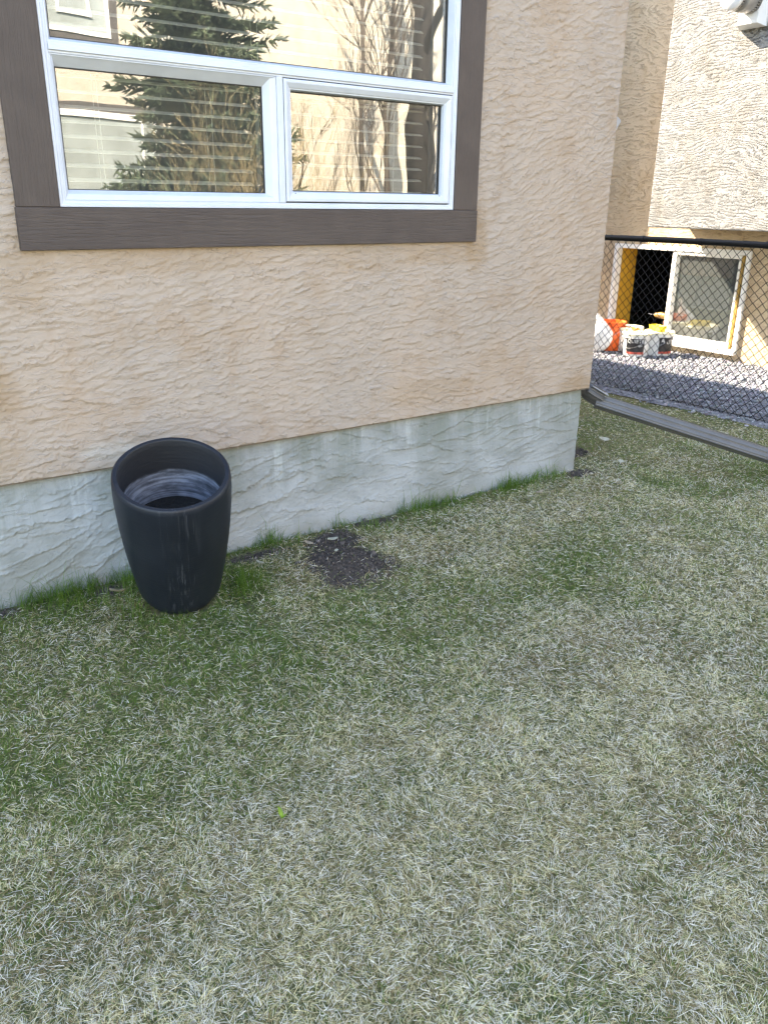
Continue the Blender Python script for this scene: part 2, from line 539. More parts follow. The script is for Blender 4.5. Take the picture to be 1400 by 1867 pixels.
# gravel strip between fence and next house: a bed sheet and loose stones
XN = 7.70
M['gravel_bed'] = simple("gravel_bed", (0.20, 0.20, 0.22), 0.95, 0.35, 40, bmp=0.02, bscale=60, coords=pos)
def gravel_edge(y):
    return 5.60 + (vnoise(y, y * 0 + 2.0, 21, 1.6, 4) - 0.5) * 0.30
def make_gravel():
    ys = np.arange(-4.0, 9.0, 0.1)
    mb = MB()
    vs = []
    for y in ys:
        e = float(gravel_edge(np.array([y]))[0])
        vs += [(e, y, -0.004), (e + 0.08, y, 0.018), (XN + 0.02, y, 0.03)]
    fs = []
    for i in range(len(ys) - 1):
        for k in range(2):
            fs.append((i * 3 + k, i * 3 + k + 1, (i + 1) * 3 + k + 1, (i + 1) * 3 + k))
    mb.add(vs, fs)
    o = mb.build("gravel_bed", M['gravel_bed'])
    tag(o, "bed of grey gravel between the fence and the next house", "gravel bed", kind="structure")
    # stones
    bm = bmesh.new(); bmesh.ops.create_icosphere(bm, subdivisions=1, radius=1)
    bv = np.array([v.co[:] for v in bm.verts]); bf = np.array([[v.index for v in f.verts] for f in bm.faces]); bm.free()
    n = 21000
    y = rng.uniform(-1.4, 4.6, n); x = rng.uniform(5.5, XN - 0.01, n)
    ed = gravel_edge(y)
    keep = (x > ed + rng.normal(0, 0.05, n)) & ~((x > 5.62) & False)
    x, y, ed = x[keep], y[keep], ed[keep]; n = len(x)
    sz = rng.lognormal(math.log(0.0094), 0.32, n)
    sc = sz[:, None] * np.stack([rng.uniform(.8, 1.3, n), rng.uniform(.7, 1.2, n), rng.uniform(.5, .9, n)], 1)
    ang = rng.uniform(0, 2 * np.pi, n); tl = rng.normal(0, 0.5, n)
    jit = 1 + rng.normal(0, 0.16, (n, len(bv), 1))
    P = bv[None] * jit * sc[:, None, :]
    ct, st = np.cos(tl)[:, None], np.sin(tl)[:, None]
    P = np.stack([P[..., 0], P[..., 1] * ct - P[..., 2] * st, P[..., 1] * st + P[..., 2] * ct], -1)
    ca, sa = np.cos(ang)[:, None], np.sin(ang)[:, None]
    P = np.stack([P[..., 0] * ca - P[..., 1] * sa, P[..., 0] * sa + P[..., 1] * ca, P[..., 2]], -1)
    zb = np.where(x > ed + .08, 0.022 + 0.008 * (x - 5.6) / 2, 0.004) + rng.uniform(0, 0.016, n)
    P += np.stack([x, y, zb], -1)[:, None, :]
    F = (bf[None] + (np.arange(n) * len(bv))[:, None, None]).reshape(-1, 3)
    base = np.array([0.262, 0.262, 0.28]) * rng.lognormal(0, 0.24, (n, 1)) + rng.normal(0, 0.012, (n, 3))
    col = np.repeat(np.clip(base, .03, .7), len(bv), 0)
    fast_mesh("gravel", P.reshape(-1, 3), F, 3, col, M['stone'], "loose grey gravel stones in the strip behind the fence", "gravel")

def attr_mat(name, rough=0.8, trans=0.0, spec=0.3, bmp=0.0):
    mt, nt, b = new_mat(name)
    at = N(nt, "ShaderNodeAttribute", attribute_name="tint")
    nn = noise(nt, pos(nt), 90, 3, 0.6)
    c = mix_col(nt, maprange(nt, nn, .3, .7, 0, .3), at.outputs["Color"], mix_col(nt, 1.0, at.outputs["Color"], (0.6, 0.6, 0.6), 'MULTIPLY'))
    L(nt, c, b.inputs["Base Color"])
    b.inputs["Roughness"].default_value = rough
    b.inputs["Specular IOR Level"].default_value = spec
    if trans:
        out = nt.nodes["Material Output"]
        tl = N(nt, "ShaderNodeBsdfTranslucent"); L(nt, c, tl.inputs[0])
        mx = N(nt, "ShaderNodeMixShader", i_0=trans)
        L(nt, b.outputs[0], mx.inputs[1]); L(nt, tl.outputs[0], mx.inputs[2]); L(nt, mx.outputs[0], out.inputs[0])
    return mt
M['stone'] = attr_mat("gravel_stone", 0.85)
M['blade'] = attr_mat("grass_blade", 0.6, 0.40, 0.25)
M['clod'] = attr_mat("soil_clod", 0.95)

def fast_mesh(name, V, F, k, col, mat, label, cat, parent=None, smooth=False, kind="stuff", quads=None):
    """F: (n,k) faces (k constant) or, with quads, F triangles and quads a second array."""
    me = bpy.data.meshes.new(name)
    me.vertices.add(len(V)); me.vertices.foreach_set("co", np.ascontiguousarray(V, dtype=np.float32).ravel())
    li = F.ravel(); starts = np.arange(0, F.size, k)
    if quads is not None:
        li = np.concatenate([li, quads.ravel()]); starts = np.concatenate([starts, F.size + np.arange(0, quads.size, 4)])
    me.loops.add(len(li)); me.loops.foreach_set("vertex_index", li.astype(np.int32))
    me.polygons.add(len(starts)); me.polygons.foreach_set("loop_start", starts.astype(np.int32))
    me.update(calc_edges=True)
    if smooth:
        me.polygons.foreach_set("use_smooth", np.ones(len(starts), dtype=bool))
    a = me.attributes.new("tint", 'FLOAT_COLOR', 'POINT')
    a.data.foreach_set("color", np.concatenate([col, np.ones((len(col), 1))], 1).astype(np.float32).ravel())
    me.materials.append(mat)
    o = bpy.data.objects.new(name, me); COL.objects.link(o)
    if parent is not None:
        o.parent = parent
        o['kind'] = kind
    else:
        tag(o, label, cat, kind=kind)
    return o
make_gravel()

# ------------------------------------------------------------------ the house with the big window
CX = 3.745
EAVE = 4.7
house = root("house", (1.7, 0.0, 0.0), "beige stucco house with brown trimmed window and grey parged foundation", "house")

def build_house():
    ox0, ox1, oz0, oz1 = 0.80, 2.68, 1.42, 2.96
    mb = MB()
    T = 0.18
    zb = 0.50
    mb.box(-6.0, ox0, 0, T, zb, EAVE)
    mb.box(ox0, ox1, 0, T, zb, oz0)
    mb.box(ox0, ox1, 0, T, oz1, EAVE)
    # right piece: plaster corner trowelled by hand, so its edge wanders
    nz = 150
    zs = np.linspace(zb, EAVE, nz)
    w1 = (vnoise(zs, zs * 0, 5, 16, 3) - .5) * 0.016
    vs = []
    for i, z in enumerate(zs):
        w = w1[i]
        vs += [(ox1, 0, z), (CX - 0.03, 0, z), (CX - 0.010 + w, 0.004, z), (CX + w, 0.014, z), (CX, 0.05, z), (CX, 8.0, z), (CX - .2, 8.0, z), (CX - .2, T, z), (ox1, T, z)]
    k = 9
    fs = [(i * k + j, i * k + (j + 1) % k, (i + 1) * k + (j + 1) % k, (i + 1) * k + j) for i in range(nz - 1) for j in range(k)]
    fs += [tuple(range(k)), tuple((nz - 1) * k + j for j in range(k))]
    mb.add(vs, fs)
    mb.box(-6.0, CX - .2, 7.8, 8.0, zb, EAVE)
    mb.box(-6.0, -5.8, T, 7.8, zb, EAVE)
    mb.build("stucco_wall", M['stucco'], house)
    # foundation, 3 cm behind the stucco
    fb = MB()
    nz = 46
    zs = np.linspace(-0.3, 0.497, nz)
    w1 = (vnoise(zs, zs * 0 + 3, 6, 18, 3) - .5) * 0.014
    vs = []
    for i, z in enumerate(zs):
        w = w1[i]
        flare = 0.012 * max(0, (0.12 - z) / 0.12) if z < .12 else 0
        vs += [(-6, .03 - flare, z), (CX - .06, .03 - flare, z), (CX - .036 + w, .034, z), (CX - .032 + w, .045, z), (CX - .032, .09, z), (CX - .032, 7.97, z), (-6, 7.97, z)]
    k = 7
    fs = [(i * k + j, i * k + (j + 1) % k, (i + 1) * k + (j + 1) % k, (i + 1) * k + j) for i in range(nz - 1) for j in range(k)]
    fs += [tuple(range(k)), tuple((nz - 1) * k + j for j in range(k))]
    fb.add(vs, fs)
    fb.build("foundation", M['parging'], house)
    sc = MB(); sc.box(-6, CX - 0.004, 0.003, 0.03, 0.492, 0.4985); sc.box(CX - .03, CX - 0.004, 0.03, 7.9, 0.492, 0.4985)
    sc.build("flashing", M['flashing'], house)
    # trim boards
    t0, t1 = -0.024, 0.03
    MB().box(0.694, 2.777, t0, t1, 1.328, 1.4705).build("trim_board", M['trim_x'], house, bevel=.003)
    MB().box(0.698, 0.8435, t0 + .002, t1, 1.4715, 3.04).build("trim_board", M['trim_z'], house, bevel=.003)
    MB().box(2.633, 2.775, t0 + .002, t1, 1.4715, 3.04).build("trim_board", M['trim_z'], house, bevel=.003)
    MB().box(0.694, 2.777, t0, t1, 3.041, 3.18).build("trim_board", M['trim_x'], house, bevel=.003)
    # roof and eaves (above the picture, shade the lawn)
    rf = MB()
    e = 0.25
    x0, x1, y0, y1, z0 = -6 - e, CX + e, -e, 8 + e, EAVE
    rf.box(x0, x1, y0, y1, z0, z0 + .14)
    rz = z0 + .14 + 1.35
    rf.add([(x0, y0, z0 + .141), (x1, y0, z0 + .141), (x1, y1, z0 + .141), (x0, y1, z0 + .141), (x0 + 4, 4, rz), (x1 - 4, 4, rz)],
           [(0, 1, 5, 4), (1, 2, 5), (2, 3, 4, 5), (3, 0, 4), (0, 3, 2, 1)])
    rf.build("roof", M['roof'], house)
    # room behind the window
    rm = MB()
    rm.add([(-1.5, .181, .55), (3.5, .181, .55), (3.5, 4, .55), (-1.5, 4, .55), (-1.5, .181, 3.1), (3.5, .181, 3.1), (3.5, 4, 3.1), (-1.5, 4, 3.1)],
           [(0, 1, 2, 3), (4, 7, 6, 5), (0, 3, 7, 4), (1, 5, 6, 2), (3, 2, 6, 7)])
    rm.build("room", M['room'], house)
    # window
    mapf = lambda u, d, v: (u, d, v)
    WX0, WX1, WZ0, WZ1 = 0.845, 2.631, 1.4725, 2.90
    fr = MB().ring(WX0, WX1, WZ0, WZ1, [(0, .16), (0, -.016), (.010, -.016), (.013, -.010), (.022, -.010), (.022, .16)], mapf)
    win = fr.build("window", M['vinyl'], house, bevel=.0012)
    mu = MB()
    prof = [(-.010, 1.9535), (-.010, 1.957), (-.016, 1.959), (-.016, 1.9735), (-.012, 1.976), (-.012, 1.985)]
    # horizontal mullion with a stepped face
    mu.box(.8672, 2.6088, -.0105, .10, 1.9535, 1.9615)
    mu.box(.8672, 2.6088, -.0165, .10, 1.9617, 1.9745)
    mu.box(.8672, 2.6088, -.012, .10, 1.9747, 1.9849)
    mu.build("mullion", M['vinyl'], win, bevel=.0012)
    MB().box(1.7172, 1.7445, -.0135, .10, 1.4948, 1.9533).build("mullion", M['vinyl'], win, bevel=.0015)
    # fixed upper light
    u = (.8675, 2.6085, 1.9852, 2.877)
    MB().ring(*u, [(0, .09), (0, -.009), (.006, -.009), (.008, -.004), (.018, .022), (.018, .09)], mapf).build("glazing_bead", M['vinyl'], win, bevel=.001)
    MB().ring(*u, [(.0182, .0225), (.021, .0225), (.021, .05), (.0182, .05)], mapf).build("gasket", M['gap'], win)
    MB().box(u[0] + .0183, u[1] - .0183, .030, .034, u[2] + .0183, u[3] - .0183).build("pane", M['glass_top'], win)
    # fixed lower left light
    u = (.8675, 1.7168, 1.4950, 1.9530)
    i1 = (.004, .005, .004, .004); i2 = (.022, .046, .034, .036)
    MB().ring(*u, [(0, .09), (0, -.008), (i1), ] and [(0, .09), (0, -.008), (i1, -.008), ((.010, .022, .016, .008), -.003), ((.013, .026, .020, .010), -.001), (i2, .024), (i2, .09)], mapf).build("glazing_bead", M['vinyl'], win, bevel=.001)
    MB().ring(u[0] + .022, u[1] - .046, u[2] + .034, u[3] - .036, [(.0002, .0245), (.003, .0245), (.003, .05), (.0002, .05)], mapf).build("gasket", M['gap'], win)
    MB().box(u[0] + .0223, u[1] - .0463, .030, .034, u[2] + .0343, u[3] - .0363).build("pane", M['glass_left'], win)
    # opening casement, lower right
    s = (1.7485, 2.6055, 1.4995, 1.9500)
    sash = MB().ring(*s, [(0, .07), (0, -.012), (.003, -.014), (.012, -.014), (.030, -.004), (.030, -.001), (.036, .000), (.040, .016), (.040, .07)], mapf).build("sash", M['vinyl'], win, bevel=.001)
    MB().ring(1.7450, 2.6085, 1.4948, 1.9533, [(0, .004), (.0045, .004), (.0045, .06), (0, .06)], mapf).build("gasket", M['gap'], win)
    MB().ring(s[0] + .040, s[1] - .040, s[2] + .040, s[3] - .040, [(.0002, .0165), (.003, .0165), (.003, .05), (.0002, .05)], mapf).build("gasket", M['gap'], win)
    MB().box(s[0] + .0403, s[1] - .0403, .024, .028, s[2] + .0403, s[3] - .0403).build("pane", M['glass_right'], win)
    for x in (s[0] + .048, s[1] - .048):
        MB().box(x - .003, x + .003, -.0012, .004, s[2] + .031, s[2] + .034).build("weep_slot", M['gap'], win)
    # small hood on the side wall, its beak shows past the corner
    hd = MB()
    xw = CX + 0.0005
    pr = [(xw, 1.965), (xw + .060, 1.958), (xw + .105, 1.935), (xw + .112, 1.925), (xw + .05, 1.845), (xw, 1.835)]
    ya, yb = .07, .21
    vs = [(x, y, z) for y in (ya, yb) for x, z in pr]
    n = len(pr)
    hd.add(vs, [tuple(range(n)), tuple(range(2 * n - 1, n - 1, -1))] + [(i, (i + 1) % n, n + (i + 1) % n, n + i) for i in range(n)])
    hd.build("vent_hood", M['hood'], house, bevel=.004)
build_house()

def trowel_coat(x0, x1, z0, z1, res, per_m2, ln, wd, th, rag, seed, ridge, slope):
    """Height field of overlapping trowel strokes: each pass lays a thin plate, feathered above, with a ragged lip below."""
    r = np.random.default_rng(seed)
    nx, nz = int((x1 - x0) / res) + 1, int((z1 - z0) / res) + 1
    X = x0 + np.arange(nx) * (x1 - x0) / (nx - 1); Z = z0 + np.arange(nz) * (z1 - z0) / (nz - 1)
    GX, GZ_ = np.meshgrid(X, Z, indexing='ij')
    N1 = vnoise(GX, GZ_ * 1.2, seed + 1, 46, 2) - .5
    N2 = vnoise(GX, GZ_, seed + 2, 95, 2) - .5
    NN = N1 * 1.5 + N2 * 1.3
    H = (vnoise(GX, GZ_, seed + 3, 5, 2) - .5) * .001 + N1 * .001
    dirf = (vnoise(GX, GZ_, seed + 4, .9, 2) - .5) * 1.3 + slope
    ragm = .35 + 1.5 * np.clip(vnoise(GX, GZ_, seed + 5, 3.2, 2) - .25, 0, 1)
    n = int(per_m2 * (x1 - x0) * (z1 - z0))
    for i in range(n):
        cx, cz = r.uniform(x0, x1), r.uniform(z0, z1)
        L_, W_ = r.uniform(*ln), r.uniform(*wd)
        ix, iz = int((cx - x0) / res), int((cz - z0) / res)
        a = dirf[min(ix, nx - 1), min(iz, nz - 1)] + r.normal(0, .16)
        t = r.uniform(*th)
        hx, hz = int((L_ * .62) / res) + 2, int((W_ * .75 + L_ * .5 * abs(math.sin(a))) / res) + 2
        sl = (slice(max(0, ix - hx), min(nx, ix + hx)), slice(max(0, iz - hz), min(nz, iz + hz)))
        u = (GX[sl] - cx) * math.cos(a) + (GZ_[sl] - cz) * math.sin(a)
        v = -(GX[sl] - cx) * math.sin(a) + (GZ_[sl] - cz) * math.cos(a)
        e = np.abs(2 * u / L_) ** 3 + np.abs(2 * v / W_) ** 2 + NN[sl] * rag * ragm[sl]
        low = np.clip(.5 - v / W_, 0, 1)
        prof = t * (.10 + .90 * low ** 1.5)
        if ridge:
            prof = prof + ridge * np.exp(-((e - .88) / .16) ** 2) * low
        mk = np.clip((1.0 - e) / .10, 0, 1)
        H[sl] = H[sl] * (1 - mk) + (prof + .30 * H[sl]) * mk
    H += N2 * .0012
    return X, Z, H - H.min()

def coat_object(name, x0, x1, z0, z1, res, mat, yb, skip=None, **kw):
    X, Z, H = trowel_coat(x0, x1, z0, z1, res, **kw)
    nx, nz = H.shape
    GX, GZ_ = np.meshgrid(X, Z, indexing='ij')
    V = np.stack([GX - house['_org'][0], yb - .0009 - H - house['_org'][1], GZ_ - house['_org'][2]], -1).reshape(-1, 3)
    idx = np.arange(nx * nz).reshape(nx, nz)
    q = np.stack([idx[:-1, :-1], idx[1:, :-1], idx[1:, 1:], idx[:-1, 1:]], -1)
    if skip is not None:
        cx, cz = GX[:-1, :-1] + res / 2, GZ_[:-1, :-1] + res / 2
        q = q[~skip(cx, cz)]
    q = q.reshape(-1, 4)
    me = bpy.data.meshes.new(name)
    me.vertices.add(len(V)); me.vertices.foreach_set("co", V.astype(np.float32).ravel())
    me.loops.add(q.size); me.loops.foreach_set("vertex_index", q.ravel().astype(np.int32))
    me.polygons.add(len(q)); me.polygons.foreach_set("loop_start", np.arange(0, q.size, 4, dtype=np.int32))
    me.update(calc_edges=True)
    me.polygons.foreach_set("use_smooth", np.ones(len(q), dtype=bool))
    me.materials.append(mat)
    o = bpy.data.objects.new(name, me); COL.objects.link(o); o.parent = house
    return o
coat_object("stucco_coat", -.10, CX - .011, .5005, 2.50, .0049, M['stucco'], 0.0,
            skip=lambda x, z: (x > .71) & (x < 2.76) & (z > 1.345),
            per_m2=2300, ln=(.035, .19), wd=(.012, .040), th=(.0016, .0066), rag=1.35, seed=101, ridge=0.0, slope=.10)
coat_object("parging_coat", -.10, CX - .046, .05, .4915, .0046, M['parging'], .030,
            per_m2=420, ln=(.14, .50), wd=(.03, .085), th=(.0012, .0058), rag=.75, seed=131, ridge=.0042, slope=.06)

# blinds hanging behind the glass
def blind(x0, x1, z0, z1, label, ph):
    b = root("window_blind", ((x0 + x1) / 2, .125, z1), label, "blind", "white slatted blinds hanging inside the window")
    w = x1 - x0
    me = None
    z = z1 - .02
    a = MB()
    prof = [(-.024, 0.0), (-.012, .0035), (0, .0045), (.012, .0035), (.024, 0.0)]
    vs = [(sx * w / 2, d, h + t) for sx in (-1, 1) for t in (0, -.0028) for d, h in prof]
    k = 5
    fs = []
    for i in range(k - 1):
        fs += [(i, i + 1, 2 * k + i + 1, 2 * k + i), (k + i, 3 * k + i, 3 * k + i + 1, k + i + 1)]
    fs += [(0, 2 * k, 3 * k, k), (k - 1, 2 * k - 1, 4 * k - 1, 3 * k - 1), tuple(range(k)) + tuple(range(2 * k - 1, k - 1, -1)), tuple(range(2 * k, 3 * k)) + tuple(range(4 * k - 1, 3 * k - 1, -1))]
    a.add(vs, fs)
    first = a.build("slat", M['blind'], b, org=(0, 0, 0))
    i = 0
    zz = z
    while zz > z0 + .03:
        o = first if i == 0 else first.copy()
        if i: COL.objects.link(o); o.parent = b
        o.location = (0, 0, zz - z1)
        o.rotation_euler = (math.radians(ph + random.uniform(-1.2, 1.2)), random.uniform(-.0012, .0012), 0)
        zz -= .0485; i += 1
    ncord = 2 if w < 1 else 3
    for j in range(ncord):
        x = x0 + w * (0.22 + 0.56 * j / (ncord - 1))
        for dy in (-.026, .026):
            MB().tube([(x, .125 + dy, z0), (x, .125 + dy, z1)], .0012, 5).build("cord", M['blind'], b)
    MB().box(x0, x1, .10, .15, z0, z0 + .018).build("bottom_rail", M['blind'], b, bevel=.003)
    MB().box(x0, x1, .095, .155, z1 - .005, z1 + .03).build("head_rail", M['blind'], b)
blind(.875, 2.52, 1.99, 2.86, "wide white blind behind the large upper pane", 18)
blind(.878, 1.66, 1.515, 1.925, "white blind behind the lower left fixed pane", 13)
blind(1.78, 2.53, 1.53, 1.91, "white blind behind the lower right opening pane", 9)

# ------------------------------------------------------------------ downspout at the corner
M['spout'] = simple("grey_brown_aluminium", (0.112, 0.106, 0.103), 0.38, 0.10, 9, metallic=0.15)
M['spout_in'] = simple("spout_inside", (0.30, 0.30, 0.31), 0.45, 0.15, 9)
def downspout():
    d = root("downspout", (3.83, .06, 0), "grey brown ribbed downspout with long extension running out over the lawn", "downspout")
    def section(w, h, ribs=3, dep=.005):
        pts = []
        for side in range(4):
            for t in np.linspace(0, 1, 21)[:-1]:
                r = max(0.0, math.sin(t * math.pi * (2 * ribs - 1))) * dep if side in (0, 2) else max(0.0, math.sin(t * math.pi * 3)) * dep * .6
                x = [(-w / 2 + w * t, -h / 2 + r), (w / 2 - r, -h / 2 + h * t), (w / 2 - w * t, h / 2 - r), (-w / 2 + r, h / 2 - h * t)][side]
                pts.append(x)
        return pts
    def sweep(path, w, h, hints, open_end=True):
        sec = section(w, h)
        mb = MB(); vs = []
        n = len(sec)
        for i, p in enumerate(path):
            p = Vector(p)
            t = (Vector(path[min(i + 1, len(path) - 1)]) - Vector(path[max(i - 1, 0)])).normalized()
            hz = Vector(hints[i] if isinstance(hints, list) else hints)
            a = (hz - t * hz.dot(t)).normalized()
            b = t.cross(a)
            vs += [tuple(p + a * x + b * y) for x, y in sec]
        fs = [(i * n + k, i * n + (k + 1) % n, (i + 1) * n + (k + 1) % n, (i + 1) * n + k) for i in range(len(path) - 1) for k in range(n)]
        mb.add(vs, fs)
        return mb
    S0 = Vector((3.862, .045, .398)); E0 = Vector((4.74, -.900, .055))
    D = (E0 - S0).normalized()
    # wide ribbed face turned up towards the lawn
    hz = Vector((0.30, 0.42, 0.86))
    path = [S0 + (E0 - S0) * t for t in np.linspace(0, 1, 14)]
    ext = sweep(path, .076, .058, hz).build("extension_pipe", M['spout'], d, bevel=0)
    vert = sweep([(3.80, .16, z) for z in (EAVE, 3, 1.5, .62)], .076, .100, Vector((0, 1, 0)))
    vert.build("pipe", M['spout'], d)
    elb = sweep([(3.80, .16, .64), (3.80, .155, .58), (3.803, .145, .53), (3.812, .12, .485), (3.83, .085, .452), (3.852, .058, .430), (3.885, .030, .408)], .066, .090,
                [(0, 1, 0)] * 3 + [(.2, .9, .3)] + [(.3, .5, .8)] * 3)
    elb.build("elbow", M['spout'], d)
    # torn flap standing up where elbow and pipe join
    fl = MB()
    side = D.cross(Vector((0, 0, 1))).normalized()
    upv = side.cross(D)
    c0 = S0 + upv * .045
    fl.add([c0 - side * .045 + D * -.05 + upv * .030, c0 + side * .045 + D * -.05 + upv * .036, c0 + side * .05 + D * .055 + upv * .012, c0 - side * .05 + D * .055 + upv * .006,
            c0 - side * .045 + D * -.05 + upv * .033, c0 + side * .045 + D * -.05 + upv * .039, c0 + side * .05 + D * .055 + upv * .0145, c0 - side * .05 + D * .055 + upv * .0085],
           [(0, 1, 2, 3), (4, 7, 6, 5), (0, 4, 5, 1), (1, 5, 6, 2), (2, 6, 7, 3), (3, 7, 4, 0)])
    fl.build("flap", M['spout_in'], d)
    for k in range(2):
        p = S0 + D * (.03 + .012 * k) + Vector((-.3, -.62, .5)).normalized() * .0
        MB().lathe([(0.0, .004), (.004, .003), (.005, 0)], 8, tuple(S0 + D * (.025 + .02 * k) + upv * (.036 + .002 * k) - side * .0)).build("screw", M['white_metal'], d)
downspout()

# ------------------------------------------------------------------ planter
def planter_mat():
    mt, nt, b = new_mat("charcoal_plastic")
    P = objpos(nt)
    fib = noise(nt, objpos(nt, (2.2, 2.2, 22)), 7, 4, 0.65)
    v = noise(nt, P, 5, 4, .6)
    c = mix_col(nt, maprange(nt, v, .3, .7), (0.0085, 0.0115, 0.018), (0.013, 0.017, 0.025))
    # chalky run marks down the front
    sep = nt.nodes.new("ShaderNodeSeparateXYZ"); L(nt, P, sep.inputs[0])
    streak = noise(nt, objpos(nt, (1, 1, .012)), 90, 3, .7)
    fx = math_n(nt, 'ABSOLUTE', math_n(nt, 'SUBTRACT', sep.outputs[0], .01))
    front = math_n(nt, 'MULTIPLY', maprange(nt, fx, .02, .085, 1, 0), maprange(nt, sep.outputs[1], -.05, -.02, 1, 0))
    st = math_n(nt, 'MULTIPLY', maprange(nt, streak, .52, .68), front)
    st = math_n(nt, 'MULTIPLY', st, maprange(nt, noise(nt, objpos(nt, (1, 1, .15)), 25, 3, .6), .3, .65))
    c = mix_col(nt, math_n(nt, 'MULTIPLY', st, .42), c, (0.13, 0.14, 0.165))
    L(nt, c, b.inputs["Base Color"])
    b.inputs["Roughness"].default_value = 0.45
    b.inputs["Specular IOR Level"].default_value = 0.32
    bump(nt, b, fib, .0006)
    return mt
def planter_in_mat():
    mt, nt, b = new_mat("charcoal_plastic_inside")
    P = objpos(nt)
    sep = nt.nodes.new("ShaderNodeSeparateXYZ"); L(nt, P, sep.inputs[0])
    z = sep.outputs[2]
    rings = noise(nt, objpos(nt, (1.2, 1.2, 34)), 3.0, 5, .65)
    wob = math_n(nt, 'MULTIPLY_ADD', noise(nt, P, 9, 3, .6), .035, z)
    band = math_n(nt, 'MULTIPLY', maprange(nt, wob, .482, .500, 1, 0), maprange(nt, wob, .30, .33, .35, 1))
    lime = math_n(nt, 'MULTIPLY', maprange(nt, rings, .30, .66, .30, 1), band)
    lime = math_n(nt, 'MULTIPLY', lime, maprange(nt, noise(nt, objpos(nt, (1, 1, 2.5)), 9, 4, .65), .32, .66, .25, 1))
    c = mix_col(nt, math_n(nt, 'MULTIPLY', lime, .85), (0.017, 0.019, 0.024), (0.40, 0.46, 0.58))
    L(nt, c, b.inputs["Base Color"])
    b.inputs["Roughness"].default_value = 0.6
    bump(nt, b, noise(nt, objpos(nt, (1, 1, 8)), 14, 3, .6), .002)
    return mt
M['pot'] = planter_mat(); M['pot_in'] = planter_in_mat()
M['pot_soil'] = simple("dark_potting_soil", (0.010, 0.009, 0.008), 0.95, .3, 40, bmp=.01, bscale=70)

def planter():
    H, R, r = .610, .206, .153
    prof = [(0.0, 0.0), (r * .80, 0.0), (r * .94, .006), (r * .99, .02)]
    for t in np.linspace(.06, 1, 26):
        rad = r + (R + .003 - r) * (1 - (1 - t) ** 2.0) * 1.0
        if t > .8: rad -= .004 * ((t - .8) / .2) ** 2
        prof.append((rad, t * H))
    prof[-1] = (R - .002, H - .004)
    prof.append((R - .006, H))
    inn = [(R - .0215, H), (R - .0235, H - .004)]
    for t in np.linspace(.95, .28, 14):
        rad = r + (R - r) * (1 - (1 - t) ** 2.0) - .0225
        inn.append((rad, t * H))
    p = root("planter", (1.065, -.279, .040), "tall charcoal plastic planter leaning forward against the foundation, empty with lime marks inside", "planter")
    e1 = Vector((.312, .866, .391)); ax = Vector((-.133, -.368, .920))
    e1.normalize(); ax = (ax - e1 * ax.dot(e1)).normalized(); ex = e1.cross(ax)
    mm = Matrix((ex, e1, ax)).transposed().to_4x4(); mm.translation = p.location
    p.matrix_world = mm
    MB().lathe(prof, 72).build("shell", M['pot'], p, smooth=True, org=(0, 0, 0))
    MB().lathe([(R - .006, H), (R - .0075, H + .0015), (R - .0200, H + .0015), (R - .0215, H)], 96).build("rim", M['pot'], p, smooth=False, org=(0, 0, 0))
    MB().lathe(inn, 72).build("inner_wall", M['pot_in'], p, smooth=True, org=(0, 0, 0))
    so = MB(); so.lathe([(.178, .345), (.174, .342), (.12, .340), (.06, .341), (.001, .339)], 40)
    so.build("potting_soil", M['pot_soil'], p, org=(0, 0, 0))
planter()

